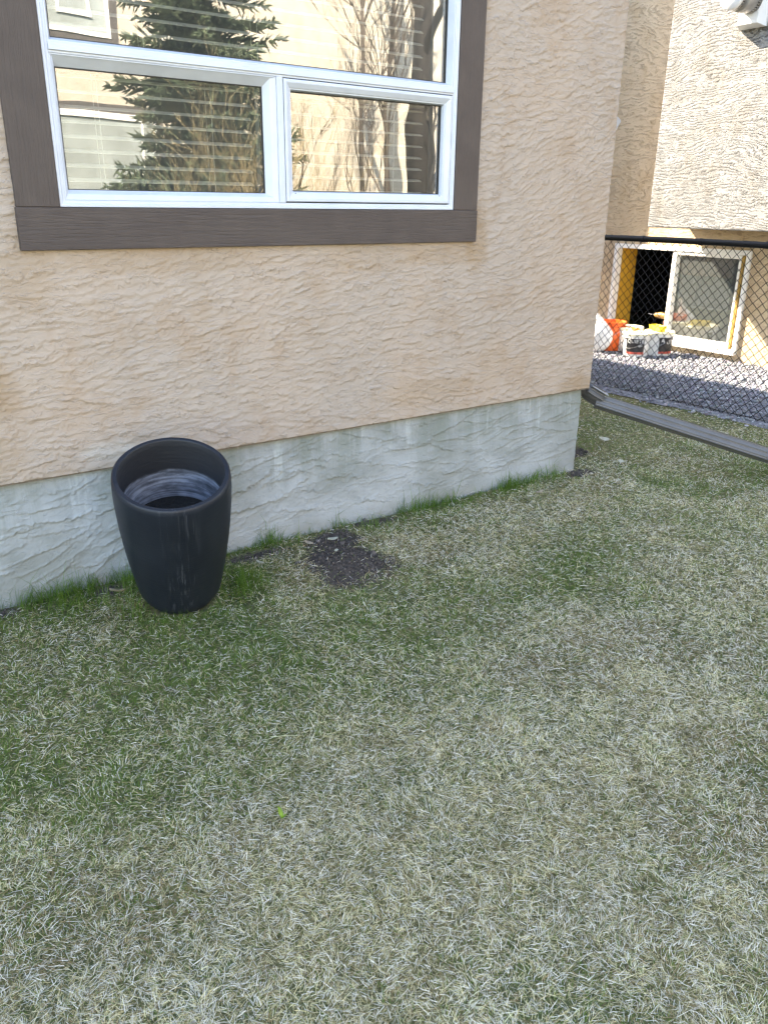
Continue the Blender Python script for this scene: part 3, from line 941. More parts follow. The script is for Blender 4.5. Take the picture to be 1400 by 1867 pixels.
# ------------------------------------------------------------------ next house across the gravel
nb = root("house", (XN, 1.0, 0.0), "neighbouring stucco house in sun behind the chain link fence", "house")
XB = 7.05
def neighbour():
    mb = MB()
    y0, y1, z0, z1 = 1.528, 3.16, .129, 1.096          # window hole
    T = .28
    mb.box(XN, XN + T, -3, y0, -.3, 5.4)
    mb.box(XN, XN + T, y1, 9, -.3, 5.4)
    mb.box(XN, XN + T, y0, y1, -.3, z0)
    mb.box(XN, XN + T, y0, y1, z1, 5.4)
    mb.box(XN + T, XN + 8, -3, -2.8, -.3, 5.4)
    mb.box(XN + T, XN + 8, 8.8, 9, -.3, 5.4)
    mb.box(XN + 7.8, XN + 8, -2.8, 8.8, -.3, 5.4)
    mb.build("stucco_wall", M['stucco_far'], nb)
    MB().box(XB, XN - .001, -2.6, 2.285, 1.305, 5.38).build("bay", M['stucco_bay'], nb, bevel=.012)
    MB().box(XB, XN - .001, 3.93, 8.0, .78, 5.38).build("bay", M['stucco_bay'], nb, bevel=.012)
    rf = MB(); rf.box(XB - .4, XN + 8.4, -3.4, 9.4, 5.401, 5.53)
    rf.add([(XB - .4, -3.4, 5.531), (XN + 8.4, -3.4, 5.531), (XN + 8.4, 9.4, 5.531), (XB - .4, 9.4, 5.531), (XN + 4, 0, 7.2), (XN + 4, 5, 7.2)],
           [(0, 1, 4), (1, 2, 5, 4), (2, 3, 5), (3, 0, 4, 5), (0, 3, 2, 1)])
    rf.build("roof", M['roof'], nb)
    # unlit basement room
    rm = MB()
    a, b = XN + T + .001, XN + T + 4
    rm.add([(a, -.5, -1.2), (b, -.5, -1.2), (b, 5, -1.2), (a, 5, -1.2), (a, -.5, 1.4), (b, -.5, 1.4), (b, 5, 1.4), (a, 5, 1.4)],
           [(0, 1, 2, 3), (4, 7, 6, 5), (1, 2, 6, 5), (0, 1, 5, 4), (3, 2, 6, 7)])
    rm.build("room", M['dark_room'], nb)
    mapf = lambda u, d, v: (XN + d, u, v)
    w = MB().ring(y0 - .012, y1 + .012, z0 - .02, z1 + .012, [(0, .03), (0, -.03), (.045, -.03), (.045, .06), (.013, .06)], mapf).build("basement_window", M['vinyl_far'], nb, bevel=.003)
    MB().box(XN - .055, XN - .0305, y0 - .012, y1 + .012, z0 - .030, z0 + .012).build("sill", M['vinyl_far'], w, bevel=.003)
    # wooden jamb box
    MB().box(XN + .062, XN + T + .02, y1 - .045, y1 - .002, z0 + .02, z1 - .02).build("jamb", M['jamb'], w)
    MB().box(XN + .062, XN + T + .02, y0 + .002, y0 + .02, z0 + .02, z1 - .02).build("jamb", M['jamb'], w)
    MB().box(XN + .062, XN + T + .02, y0 + .021, y1 - .046, z0 + .001, z0 + .034).build("jamb", M['vinyl_far'], w)
    MB().box(XN + .062, XN + T + .02, y0 + .021, y1 - .046, z1 - .034, z1 - .001).build("jamb", M['jamb'], w)
    # fixed sash, right half
    s0, s1 = 1.606, 2.405
    sash = MB().ring(s0, s1, z0 + .028, z1 - .036, [(0, .04), (0, -.018), (((.012, .018, .012, .012)), -.022), ((.030, .052, .040, .030), -.018), ((.036, .078, .052, .038), .010), ((.036, .078, .052, .038), .04)], mapf)
    sash.build("sash", M['vinyl_far'], w, bevel=.002)
    MB().box(XN + .012, XN + .018, s0 + .0365, s1 - .0785, z0 + .028 + .0525, z1 - .036 - .0385).build("pane", M['glass_dusty'], w)
    MB().box(XN - .024, XN + .03, 1.580, 1.6045, z0 + .030, z1 - .038).build("wood_strip", M['strip'], w)
    # wall vent on the bay
    cy, cz = 1.435, 3.085
    v = MB().ring(1.33, 1.57, 2.905, 3.30, [(0, 0), (0, -.02), ((.03, .03, .02, .02), -.10), ((.06, .06, .04, .04), -.10)], lambda u, d, vv: (XB + d, u, vv), closed=False)
    v.add([(XB - .10, 1.33 + .06, 2.945), (XB - .10, 1.57 - .06, 2.945), (XB - .10, 1.57 - .06, 3.26), (XB - .10, 1.33 + .06, 3.26)], [(0, 1, 2, 3)])
    vent = v.build("wall_vent", M['white_metal'], nb, bevel=.003)
    c = (XB, cy, cz + .01)
    MB().lathe([(.062, -.09), (.062, -.34)], 32, c, 'x').build("inner_pipe", M['gap'], vent)
    for i, xo in enumerate((-.115, -.315)):
        for kk in range(30):
            a0 = 2 * math.pi * kk / 30
            a1 = a0 + .11
            l = MB()
            vs = []
            for rr in (.080, .096):
                for aa in (a0, a1):
                    for xx in (xo - .040, xo):
                        vs.append((XB + xx, cy + rr * math.cos(aa), cz + .01 + rr * math.sin(aa)))
            l.add(vs, [(0, 1, 3, 2), (4, 6, 7, 5), (0, 4, 5, 1), (2, 3, 7, 6), (0, 2, 6, 4), (1, 5, 7, 3)])
            l.build("louvre", M['grey_metal'], vent)
    MB().lathe([(.075, -.105), (.102, -.105), (.102, -.112), (.075, -.112)], 36, c, 'x', closed=True).build("collar", M['grey_metal'], vent)
    MB().lathe([(.06, -.157), (.100, -.157), (.104, -.165), (.104, -.262), (.100, -.270), (.06, -.270)], 40, c, 'x').build("collar", M['grey_metal'], vent, smooth=True)
    MB().lathe([(.02, -.357), (.103, -.357), (.107, -.364), (.107, -.385), (.100, -.396), (.0, -.400)], 40, c, 'x').build("cap", M['white_metal'], vent, smooth=True)
neighbour()

# ------------------------------------------------------------------ chain link fence
XF = 5.70
def fence():
    f = root("chain_link_fence", (XF, .5, 0), "black chain link fence with round top rail beside the gravel", "fence")
    ya, yb = -2.6, 3.4
    MB().tube([(XF + .005, y, 1.250 + .004 * math.sin(y * 2)) for y in np.linspace(ya, yb, 16)], .0225, 14).build("top_rail", M['black_vinyl'], f, smooth=True)
    for y in (.765, 1.02):
        pass
    for y in (.20, .74, 1.27):
        MB().tube([(XF + .005, y - .012, 1.252), (XF + .005, y + .012, 1.252)], .0262, 14).build("rail_band", M['black_vinyl'], f)
    for y in (-2.0, 2.9):
        MB().tube([(XF + .05, y, -.2), (XF + .05, y, 1.30)], .03, 14).build("post", M['black_vinyl'], f, smooth=True)
    hw, hh = .0375, .0365
    protos = []
    for ph in (0, 1):
        pts = []
        n = 35
        for i in range(n):
            side = (i + ph) % 2
            z = .012 + i * hh
            off = (.0025 if side else -.0025)
            pts.append((off, side * hw, z))
        pts.append((0, ((n + ph) % 2) * hw * .55 + (0 if ph else hw * .0), .012 + (n - .45) * hh))
        protos.append(MB().tube(pts, .0034, 4).build("wire", M['black_vinyl'], f, org=(0, 0, 0)))
    y, i = -1.3, 0
    while y < 2.7:
        p = protos[i % 2]
        o = p if i < 2 else p.copy()
        if i >= 2:
            COL.objects.link(o); o.parent = f
        o.location = (random.uniform(-.003, .003), y - .5, random.uniform(-.002, .002))
        y += hw; i += 1
    # thin tension wire at the foot
    MB().tube([(XF, yy, .03) for yy in np.linspace(ya, yb, 10)], .002, 5).build("tension_wire", M['black_vinyl'], f)
fence()

# ------------------------------------------------------------------ pails, bag and tools by the basement window
M['pail_white'] = simple("white_pail", (0.80, 0.79, 0.76), 0.4, .05, 8)
M['orange'] = simple("orange_plastic", (0.80, 0.13, 0.02), 0.4, .08, 8)
M['label_black'] = simple("black_label", (0.02, 0.02, 0.022), 0.45, .2, 14)
M['label_blue'] = simple("blue_label", (0.28, 0.55, 0.78), 0.45, .1, 14)
M['label_red'] = simple("red_band", (0.55, 0.10, 0.07), 0.45, .1, 14)
M['yellow'] = simple("yellow_plastic", (0.85, 0.70, 0.06), 0.45, .08, 10)
M['cream'] = simple("cream_lid", (0.80, 0.76, 0.55), 0.45, .06, 10)
M['bag'] = simple("white_film", (0.86, 0.85, 0.83), 0.35, .05, 10)
M['ink'] = simple("print_white", (0.75, 0.75, 0.73), 0.5, .04, 10)
M['drill_body'] = simple("drill_tan", (0.22, 0.13, 0.03), 0.5, .1, 12)
M['drill_red'] = simple("drill_orange", (0.30, 0.08, 0.025), 0.5, .1, 12)
M['steel'] = simple("steel_bit", (0.55, 0.55, 0.55), 0.3, .05, 12, metallic=.9)
GZ = .036
def arc_patch(r, a0, a1, z0, z1, taper=0.0):
    mb = MB(); n = 14; vs = []
    for i in range(n + 1):
        a = a0 + (a1 - a0) * i / n
        for z, rr in ((z0, r), (z1, r + taper)):
            vs.append((rr * math.cos(a), rr * math.sin(a), z))
    return mb.add(vs, [(2 * i, 2 * i + 2, 2 * i + 3, 2 * i + 1) for i in range(n)])

def lettering(txt, size, r, ang, z, parent, mat):
    cu = bpy.data.curves.new("lettering", 'FONT'); cu.body = txt; cu.size = size; cu.align_x = 'CENTER'; cu.resolution_u = 2
    tmp = bpy.data.objects.new("lettering", cu); COL.objects.link(tmp)
    dg = bpy.context.evaluated_depsgraph_get()
    me = bpy.data.meshes.new_from_object(tmp.evaluated_get(dg))
    bpy.data.objects.remove(tmp)
    for v in me.vertices:
        a = ang + v.co.x / r
        v.co = ((r) * math.cos(a), (r) * math.sin(a), z + v.co.y)
    me.materials.clear(); me.materials.append(mat)
    o = bpy.data.objects.new("lettering", me); COL.objects.link(o); o.parent = parent
    return o

def pail(x, y, h, r, body, label, cat="pail", name="pail", group=None, lid=True):
    p = root(name, (x, y, GZ), label, cat, group)
    t = r * .10
    prof = [(0, .003), (r - t - .004, .003), (r - t, .008), (r - .012, h * .80), (r + .006, h * .805), (r + .006, h * .83), (r - .008, h * .835), (r - .004, h * .90), (r + .006, h * .905), (r + .006, h * .93), (r - .002, h * .935), (r, h - .003)]
    if not lid:
        prof += [(r + .006, h - .002), (r + .006, h), (r - .004, h), (r - t - .010, .012), (0, .012)]
    MB().lathe(prof, 32).build("bucket_body", body, p, smooth=False, org=(0, 0, 0))
    if lid:
        MB().lathe([(r + .008, h * .93), (r + .010, h * .95), (r + .010, h), (r + .004, h + .004), (r - .010, h + .002), (r - .012, h - .004), (0, h - .004)], 32).build("lid", M['cream'], p, org=(0, 0, 0))
    pts = [(0.0, (r + .012) * math.cos(a), h * .82 + (-(r + .01) * .55 * math.sin(a))) for a in np.linspace(0, math.pi, 14)]
    pts = [((r * .55 + .012) * math.sin(a) * -1.0 if False else -(r + .012) * math.sin(a) * .96, (r + .014) * math.cos(a), h * .82 - (r) * .75 * math.sin(a)) for a in np.linspace(0, math.pi, 16)]
    MB().tube(pts, .002, 5).build("handle", M['steel'], p, org=(0, 0, 0))
    return p
face = math.atan2(-5.5, -7.3)
pa = pail(7.300, 2.560, .255, .145, M['pail_white'], "white pail with pale blue label next to the orange bucket")
arc_patch(.1385, face + .15, face + .75, .05, .20, .006).build("label_patch", M['label_blue'], pa, org=(0, 0, 0))
pb = pail(7.130, 2.310, .235, .140, M['pail_white'], "white pail with black label standing in front, left of the other black labelled pail")
arc_patch(.1345, face - .75, face + .65, .05, .188, .006).build("label_patch", M['label_black'], pb, org=(0, 0, 0))
arc_patch(.1350, face - .75, face + .65, .030, .053, .001).build("label_patch", M['label_red'], pb, org=(0, 0, 0))
lettering("QUIETR", .052, .1425, face - .02, .145, pb, M['ink'])
lettering("light", .026, .1415, face + .32, .11, pb, M['ink'])
pc = pail(7.370, 2.215, .245, .145, M['pail_white'], "white pail with black label under the yellow tool, nearest the glass")
arc_patch(.1395, face + .05, face + 1.25, .05, .198, .006).build("label_patch", M['label_black'], pc, org=(0, 0, 0))
arc_patch(.1400, face + .05, face + 1.25, .030, .053, .001).build("label_patch", M['label_red'], pc, org=(0, 0, 0))
lettering("OT", .060, .147, face + .85, .13, pc, M['ink'])
lettering("A", .060, .147, face + .30, .145, pc, M['ink'])
pail(7.185, 2.70, .305, .150, M['orange'], "open orange bucket behind the white plastic bag", name="bucket", cat="bucket", lid=False)

def plastic_bag():
    b = root("plastic_bag", (6.98, 2.67, GZ), "crumpled white plastic bag leaning on the orange bucket", "bag")
    bm = bmesh.new(); bmesh.ops.create_icosphere(bm, subdivisions=4, radius=1)
    mb = MB()
    V = np.array([v.co[:] for v in bm.verts]); F = [[v.index for v in f.verts] for f in bm.faces]; bm.free()
    z = V[:, 2]
    hgt = (z + 1) / 2
    wid = np.where(hgt < .55, 1.0, 1.0 - (hgt - .55) / .45 * .78)
    n = vnoise(V[:, 0] * 3 + 5, V[:, 2] * 3 + V[:, 1] * 2, 33, 1.2, 4) - .5
    n2 = np.abs(vnoise(V[:, 0] * 2 + 9, V[:, 1] * 3 + V[:, 2], 34, 2.6, 3) - .5)
    s = 1 + n * .35 - n2 * .5
    P = np.stack([V[:, 0] * .12 * wid * s, V[:, 1] * .145 * wid * s, hgt * .41 * (1 + .06 * n)], 1)
    P[:, 1] += hgt ** 3 * .09
    mb.add(P, F)
    mb.build("bag_body", M['bag'], b, smooth=True, org=(0, 0, 0))
    MB().tube([(.0, .075, .385), (-.02, .10, .44), (0, .125, .46), (.02, .115, .42), (.0, .09, .385)], [.014, .009, .007, .009, .014], 6).build("bag_handle", M['bag'], b, org=(0, 0, 0))
plastic_bag()

def drill():
    d = root("drill", (7.80, 2.52, .163), "tan and orange cordless drill standing on the basement window ledge", "drill")
    # axis along +y (points to the left of the picture)
    def cyl(prof, mat, name):
        mb = MB()
        vs, fs = [], []
        n = 16
        for r, y in prof:
            for k in range(n):
                a = 2 * math.pi * k / n
                vs.append((r * math.cos(a), y, .215 + r * math.sin(a)))
        for i in range(len(prof) - 1):
            for k in range(n):
                fs.append((i * n + k, i * n + (k + 1) % n, (i + 1) * n + (k + 1) % n, (i + 1) * n + k))
        mb.add(vs, fs).build(name, mat, d, smooth=True, org=(0, 0, 0))
    cyl([(0, -.10), (.030, -.095), (.036, -.06), (.036, .02), (.030, .05)], M['drill_body'], "motor_body")
    cyl([(.026, .051), (.028, .06), (.026, .09), (.014, .105), (.004, .107)], M['drill_body'], "chuck")
    cyl([(.004, .106), (.004, .19), (.0, .195)], M['steel'], "drill_bit")
    MB().tube([(0, -.055, .185), (0, -.050, .13), (0, -.042, .075)], [.026, .021, .024], 10).build("grip", M['drill_red'], d, smooth=True, org=(0, 0, 0))
    MB().box(-.035, .035, -.09, .035, .0, .062).build("battery", M['drill_red'], d, bevel=.008, org=(0, 0, 0))
    MB().box(-.008, .008, -.028, -.012, .125, .155).build("trigger", M['label_black'], d, bevel=.003, org=(0, 0, 0))
drill()

def yellow_tool():
    t = root("drywall_pan", (7.345, 2.23, GZ + .249), "bright yellow plastic mud pan on the pail by the glass", "mud pan")
    mb = MB()
    o = [(-.10, -.045), (.10, -.045), (.10, .045), (-.10, .045)]
    vs = [(x * .9, y * .6, .0) for x, y in o] + [(x, y, .055) for x, y in o] + [(x * .97, y * .92, .055) for x, y in o] + [(x * .87, y * .52, .006) for x, y in o]
    fs = [(3, 2, 1, 0)] + [(i, (i + 1) % 4, 4 + (i + 1) % 4, 4 + i) for i in range(4)] + [(4 + i, 4 + (i + 1) % 4, 8 + (i + 1) % 4, 8 + i) for i in range(4)] + [(8 + i, 8 + (i + 1) % 4, 12 + (i + 1) % 4, 12 + i) for i in range(4)] + [(12, 13, 14, 15)]
    mb.add(vs, fs).build("pan_body", M['yellow'], t, org=(0, 0, 0))
    t.rotation_euler = (0, 0, math.radians(70))
    k = root("putty_knife", (7.20, 2.40, GZ + .246), "orange handled scraper lying across the pail lids", "scraper")
    MB().tube([(0, -.06, .014), (0, -.02, .016), (0, .05, .013)], [.010, .015, .012], 10).build("handle", M['orange'], k, smooth=True, org=(0, 0, 0))
    MB().add([(-.012, .05, .012), (.012, .05, .012), (.035, .14, .004), (-.035, .14, .004), (-.012, .05, .014), (.012, .05, .014), (.035, .14, .005), (-.035, .14, .005)],
             [(0, 1, 2, 3), (4, 7, 6, 5), (0, 4, 5, 1), (1, 5, 6, 2), (2, 6, 7, 3), (3, 7, 4, 0)]).build("blade", M['steel'], k, org=(0, 0, 0))
    k.rotation_euler = (0, 0, math.radians(-20))
yellow_tool()

# ------------------------------------------------------------------ what the window mirrors: house, spruce and bare trees across the yard
bk = root("house", (7.0, -12.0, 0.0), "sunlit beige stucco house across the yard, mirrored in the window", "house")
def back_house():
    YB = -12.0
    mb = MB(); mb.box(-4, 22, YB - 7, YB, .55, 6.2); mb.build("stucco_wall", M['stucco_back'], bk)
    MB().box(-3.98, 21.98, YB - 6.98, YB - .03, -.3, .549).build("foundation", M['parging'], bk)
    rf = MB(); rf.box(-4.4, 22.4, YB - 7.4, YB + .25, 6.201, 6.36)
    rf.add([(-4.4, YB - 7.4, 6.361), (22.4, YB - 7.4, 6.361), (22.4, YB + .25, 6.361), (-4.4, YB + .25, 6.361), (0, YB - 3.5, 8.4), (18, YB - 3.5, 8.4)], [(0, 1, 5, 4), (1, 2, 5), (2, 3, 4, 5), (3, 0, 4), (0, 3, 2, 1)])
    rf.build("roof", M['roof'], bk)
    mapf = lambda u, d, v: (u, YB - d, v)
    for (x0, x1, z0, z1) in ((4.15, 5.22, 4.0, 5.5), (3.9, 5.9, 1.15, 2.85)):
        MB().ring(x0 - .14, x1 + .14, z0 - .14, z1 + .14, [(0, 0), (0, -.03), (.14, -.03), (.14, 0)], mapf).build("trim_board", M['roof'], bk)
        w = MB().ring(x0, x1, z0, z1, [(0, 0), (0, -.05), (.06, -.05), (.06, 0)], mapf).build("window", M['vinyl_far'], bk)
        MB().ring(x0 + .22, x1 - .3, z0 + .25, z1 - .06, [(0, -.02), (0, -.045), (.05, -.045), (.05, -.02)], mapf).build("sash", M['vinyl_far'], w)
        MB().box(x0 + .061, x1 - .061, YB + .004, YB + .012, z0 + .061, z1 - .061).build("pane", M['back_pane'], w)
M['back_pane'] = simple("curtained_glass", (0.30, 0.33, 0.32), 0.15, .15, 2)
back_house()

def spruce(x, y, h, w, label):
    t = root("spruce_tree", (x, y, 0), label, "spruce")
    MB().tube([(0, 0, -.1), (.02, 0, h * .5), (0, 0, h)], [.13, .07, .01], 8).build("trunk", M['bark'], t, org=(0, 0, 0))
    r = np.random.default_rng(11)
    V, C = [], []
    Vs, Fs, Cs = [], [], []
    nb_ = 520
    for i in range(nb_):
        z = .35 + (h - .5) * (i / nb_) ** 1.05
        ln = w * (1 - z / h) ** .75 * r.uniform(.5, 1.15)
        a = i * 2.399 + r.normal(0, .6); z += r.normal(0, .09)
        d = np.array([math.cos(a), math.sin(a), 0])
        s = np.array([-math.sin(a), math.cos(a), 0])
        nseg = max(5, int(ln / .06))
        for k in range(nseg):
            f = (k + .5) / nseg
            p = d * ln * f + np.array([0, 0, z - .28 * ln * f + .22 * ln * f * f])
            for sd in (-1, 1, -1, 1):
                L_ = (.30 * ln * (1 - f * .7) + .05) * r.uniform(.6, 1.1)
                tw = d * r.uniform(.4, .9) + s * sd * r.uniform(.5, 1.0) + np.array([0, 0, r.normal(0, .42)])
                tw /= np.linalg.norm(tw)
                nrm = np.cross(tw, [0, 0, 1]) * .016
                q0 = p; q1 = p + tw * L_ * .55; q2 = p + tw * L_
                o = len(Vs)
                up_ = np.array([0, 0, .015])
                Vs += [q0 + nrm, q0 - nrm, q1 - nrm * .9, q1 + nrm * .9, q2, q0 + up_, q0 - up_, q1 - up_, q1 + up_]
                Fs += [(o, o + 1, o + 2), (o, o + 2, o + 3), (o + 3, o + 2, o + 4), (o + 5, o + 6, o + 7), (o + 5, o + 7, o + 8), (o + 8, o + 7, o + 4)]
                c = np.array([.120, .145, .090]) * r.lognormal(0, .35) + (f > .8) * np.array([.02, .03, .015])
                Cs += [c] * 9
    o = fast_mesh("crown", np.array(Vs), np.array(Fs), 3, np.array(Cs), M['blade'], None, None, parent=t)
    return t
spruce(5.25, -8.6, 7.4, 1.75, "dark green spruce across the yard, mirrored in the window")

def bare_tree(x, y, h, spread, seed, label, trunk_r=.05, upright=.85, nl=9, mat=None, name="bare_tree"):
    t = root(name, (x, y, 0), label, "tree")
    r = random.Random(seed)
    tr = MB(); br = MB()
    tr.tube([(0, 0, -.1), (r.uniform(-.05, .05), 0, h * .4), (r.uniform(-.1, .1), r.uniform(-.1, .1), h * .95)], [trunk_r, trunk_r * .75, trunk_r * .15], 8)
    def grow(p, d, ln, rad, lev):
        pts = [p]; q = p.copy(); dd = d.copy()
        for k in range(4):
            dd = (dd + Vector((r.gauss(0, .13), r.gauss(0, .13), r.gauss(.08, .06)))).normalized()
            q = q + dd * ln / 4
            pts.append(q.copy())
        br.tube(pts, [rad * (1 - .2 * k) for k in range(5)], 4 if lev else 5, cap=False)
        if lev < 3:
            for j in range(5 - lev):
                i = r.randint(1, 4)
                nd = (dd + Vector((r.gauss(0, .55), r.gauss(0, .55), r.gauss(.25, .25)))).normalized()
                grow(pts[i], nd, ln * r.uniform(.45, .7), rad * .55, lev + 1)
    for i in range(nl):
        z = h * r.uniform(.05, .75)
        a = i * 2.4 + r.uniform(-.4, .4)
        d = Vector((math.cos(a) * (1 - upright + .25), math.sin(a) * (1 - upright + .25), upright)).normalized()
        grow(Vector((0, 0, z)), d, spread * r.uniform(.7, 1.2), trunk_r * .32, 0)
    tr.build("trunk", mat or M['bark'], t, smooth=True, org=(0, 0, 0))
    b = br.build("branches", mat or M['bark'], t, org=(0, 0, 0))
    b['kind'] = 'stuff'
    return t
bare_tree(7.45, -7.8, 6.0, 1.4, 3, "slender bare tree with upright branches nearest the back house, mirrored in the window", .05)
bare_tree(8.35, -8.4, 6.0, 1.5, 8, "bare upright tree next to the thick dark trunk, mirrored in the window", .055, nl=11)
bare_tree(6.45, -8.0, 2.6, 1.1, 21, "low twiggy bare shrub beside the spruce, mirrored in the window", .03, .6, 16, name="bare_shrub")
M['twig'] = simple("sunny_twig", (0.30, 0.23, 0.12), 0.8, .25, 20)
bare_tree(5.5, -7.3, 2.3, 1.2, 25, "low twiggy bare shrub in front of the spruce, mirrored in the window", .018, .5, 36, M['twig'], name="bare_shrub")
bare_tree(4.6, -7.2, 1.7, .9, 29, "lowest twiggy bare shrub left of the spruce, mirrored in the window", .016, .5, 28, M['twig'], name="bare_shrub")
bare_tree(9.38, -8.9, 9.0, 2.0, 14, "tree with a thick dark trunk across the yard, mirrored in the window", .27, .8, 6, M['bark_dark'], name="tree")

# ------------------------------------------------------------------ grass
def grass():
    r = np.random.default_rng(5)
    def sample(n, x0, x1, y0, y1, pw):
        x = r.uniform(x0, x1, n); y = r.uniform(y0, y1, n)
        d = np.hypot(np.hypot(x, y + 3.16), 1.5)
        keep = r.random(n) < np.clip((2.3 / d), 0, 1) ** pw
        return x[keep], y[keep]
    xs, ys = [], []
    a = sample(1480000, -1.0, 5.75, -3.0, 0.02, 1.6); xs.append(a[0]); ys.append(a[1])
    b = sample(110000, 3.72, 5.75, 0.0, 2.6, 1.0); xs.append(b[0]); ys.append(b[1])
    x = np.concatenate(xs); y = np.concatenate(ys)
    # keep to the part of the lawn that lies about the picture (generous margin)
    v = np.stack([x, y + 3.16, np.full_like(x, -1.5)], 1)
    R_, U_, F_ = np.array(rt), np.array(up), np.array(fwd)
    zc = v @ F_; uu = (v @ R_) / zc; vv = (v @ U_) / zc
    near = (zc > .3) & (np.abs(uu) < .72) & (vv > -.80) & (vv < .5)
    x, y = x[near], y[near]
    inside = (x < 3.70) & (y > 0.02)
    sm = soil_mask(x, y)
    p_soil = np.clip((sm - .60) / .75, 0.03, 1)
    # planter foot
    pot = np.hypot(x - 1.055, y + .29) < .15
    gr = gravel_edge(y)
    p_gr = np.clip((gr - x) / .12, 0, 1)
    keep = ~inside & ~pot & (r.random(len(x)) < p_soil) & (r.random(len(x)) < p_gr)
    x, y, sm = x[keep], y[keep], sm[keep]
    n = len(x)
    d = np.hypot(np.hypot(x, y + 3.16), 1.5)
    # where is it green?
    g = vnoise(x, y, 41, 1.1, 4) * .9 + vnoise(x, y, 42, 4.5, 3) * .75 - .845
    def blob(cx, cy, sx, sy, amt):
        return amt * np.exp(-(((x - cx) / sx) ** 2 + ((y - cy) / sy) ** 2))
    g += blob(.5, -.95, .8, .45, .18) + blob(1.27, -.30, .18, .16, .7) + blob(1.75, -1.15, .5, .3, .14) + blob(2.7, -.8, .5, .3, .10)
    g += blob(.9, -.55, .35, .15, .15) + blob(0.2, -1.4, .4, .5, .10)
    g += .40 * np.exp(-np.clip(-y, 0, 9) / .13) * (x < 3.6) + .26 * (x > 3.85) * (y > -.8) + blob(1.55, -.85, .8, .28, .24) + blob(1.3, -1.35, .25, .2, .14) + blob(2.35, -1.0, .35, .15, .14) + blob(2.5, -1.0, .9, .30, .13) + blob(4.2, -.65, .6, .35, .18)
    g -= blob(3.0, -.35, .8, .35, .20) + blob(2.3, -1.6, .8, .4, .24) + blob(1.0, -2.1, 1.2, .45, .36)
    pg = np.clip(.31 + g * .98, .12, .74)
    fringe = np.exp(-np.clip(-y, 0, 9) / .10) * (x < 3.66) * (y < .06) * (sm > .9)
    pg = np.clip(pg + .35 * fringe, 0, .93)
    green = r.random(n) < pg
    tall = np.exp(-np.clip(-y, 0, 9) / .07) * (x < 3.68) * (y < .06) + np.exp(-(((x - 1.27) / .11) ** 2 + ((y + .30) / .12) ** 2)) * 1.1
    ringp = np.hypot(x - 1.04, y + .31)
    tall += .7 * np.exp(-((ringp - .17) / .05) ** 2)
    tuft = np.clip((vnoise(x, y, 71, 7.5, 2) - .42) * 5, 0, 1)
    tall = np.clip((tall + .4 * fringe) * (.15 + tuft), 0, 1)
    Ln = np.where(green, r.lognormal(math.log(.021), .35, n), r.lognormal(math.log(.0185), .40, n))
    tb = (r.random(n) < tall * .75)
    Ln = np.where(tb & green, Ln * r.uniform(1.2, 2.2, n) * (1 + 1.1 * tuft), Ln)
    top = (~green) & (r.random(n) < .22)
    wd = np.where(green, r.uniform(.0009, .0017, n), r.uniform(.0007, .0015, n)) * np.clip(d / 2.6, .85, 1.9)
    el = np.where(green, r.normal(48, 18, n), r.normal(13, 12, n))
    el = np.where(tb & green, r.normal(66, 12, n), el)
    wd = np.where(top, wd * 1.2, wd)
    el = np.radians(np.clip(el, 1, 88))
    flow = vnoise(x, y, 51, 11.0, 2) * 5 * np.pi
    az = np.where(r.random(n) < .62, flow + r.normal(0, .6, n), r.uniform(0, 2 * np.pi, n))
    curl = np.where(green, r.normal(-.45, .30, n), r.normal(-.12, .22, n))
    twist = r.normal(0, .16, n)
    z0 = ground_h(x, y) - .004 + np.where(green, 0, np.abs(r.normal(0, .007, n))) + np.where(top, .007, 0)
    z0 = np.where(ringp < .3, z0, z0)
    pts = []
    px, py, pz = x.copy(), y.copy(), z0
    e, a = el.copy(), az.copy()
    pts.append((px, py, pz))
    dirs = []
    for k in range(2):
        dx, dy, dz = np.cos(e) * np.cos(a), np.cos(e) * np.sin(a), np.sin(e)
        px, py, pz = px + dx * Ln * .5, py + dy * Ln * .5, pz + dz * Ln * .5
        pz = np.maximum(pz, ground_h(px, py) + .002)
        pts.append((px, py, pz)); dirs.append(a.copy())
        e = e + curl; a = a + twist
    bank = r.normal(0, .5, n)
    V = np.empty((n, 5, 3), dtype=np.float32)
    for k in range(2):
        aa = dirs[k]
        hw = wd * (1.0, .85)[k] / 2
        P = np.stack(pts[k], 1)
        Sd = np.stack([-np.sin(aa) * np.cos(bank) * hw, np.cos(aa) * np.cos(bank) * hw, np.sin(bank) * hw], 1)
        V[:, 2 * k] = P - Sd; V[:, 2 * k + 1] = P + Sd
    V[:, 4] = np.stack(pts[2], 1)
    # keep blades off the wall plane
    hitw = (V[:, :, 0] < 3.70) & (V[:, :, 1] > .022)
    V[:, :, 1] = np.where(hitw, .022, V[:, :, 1])
    # colours
    u = r.random((n, 1)); v_ = r.random((n, 1)); patch = vnoise(x, y, 61, 3.0, 3)[:, None]; big = vnoise(x, y, 62, .9, 3)[:, None]
    gcol = np.array([.088, .150, .022]) * (1 - u) + np.array([.190, .285, .052]) * u
    cool = np.array([.125, .190, .062])
    gcol = gcol * (1 - .5 * (v_ > .7) * (1 - tall[:, None])) + cool * .5 * (v_ > .7) * (1 - tall[:, None])
    lush = np.array([.095, .200, .025])
    gcol = gcol * (1 - .7 * tall[:, None]) + lush * .7 * tall[:, None] * (0.7 + .6 * u)
    scol = np.array([.56, .47, .235]) * (1 - u) + np.array([.89, .80, .50]) * u
    clump = vnoise(x, y, 63, 13.0, 2)[:, None]
    scol = np.clip(scol * (.66 + .62 * clump + .25 * (big - .4)), 0, .92)
    pale = np.array([.92, .87, .75]); brown = np.array([.30, .215, .11])
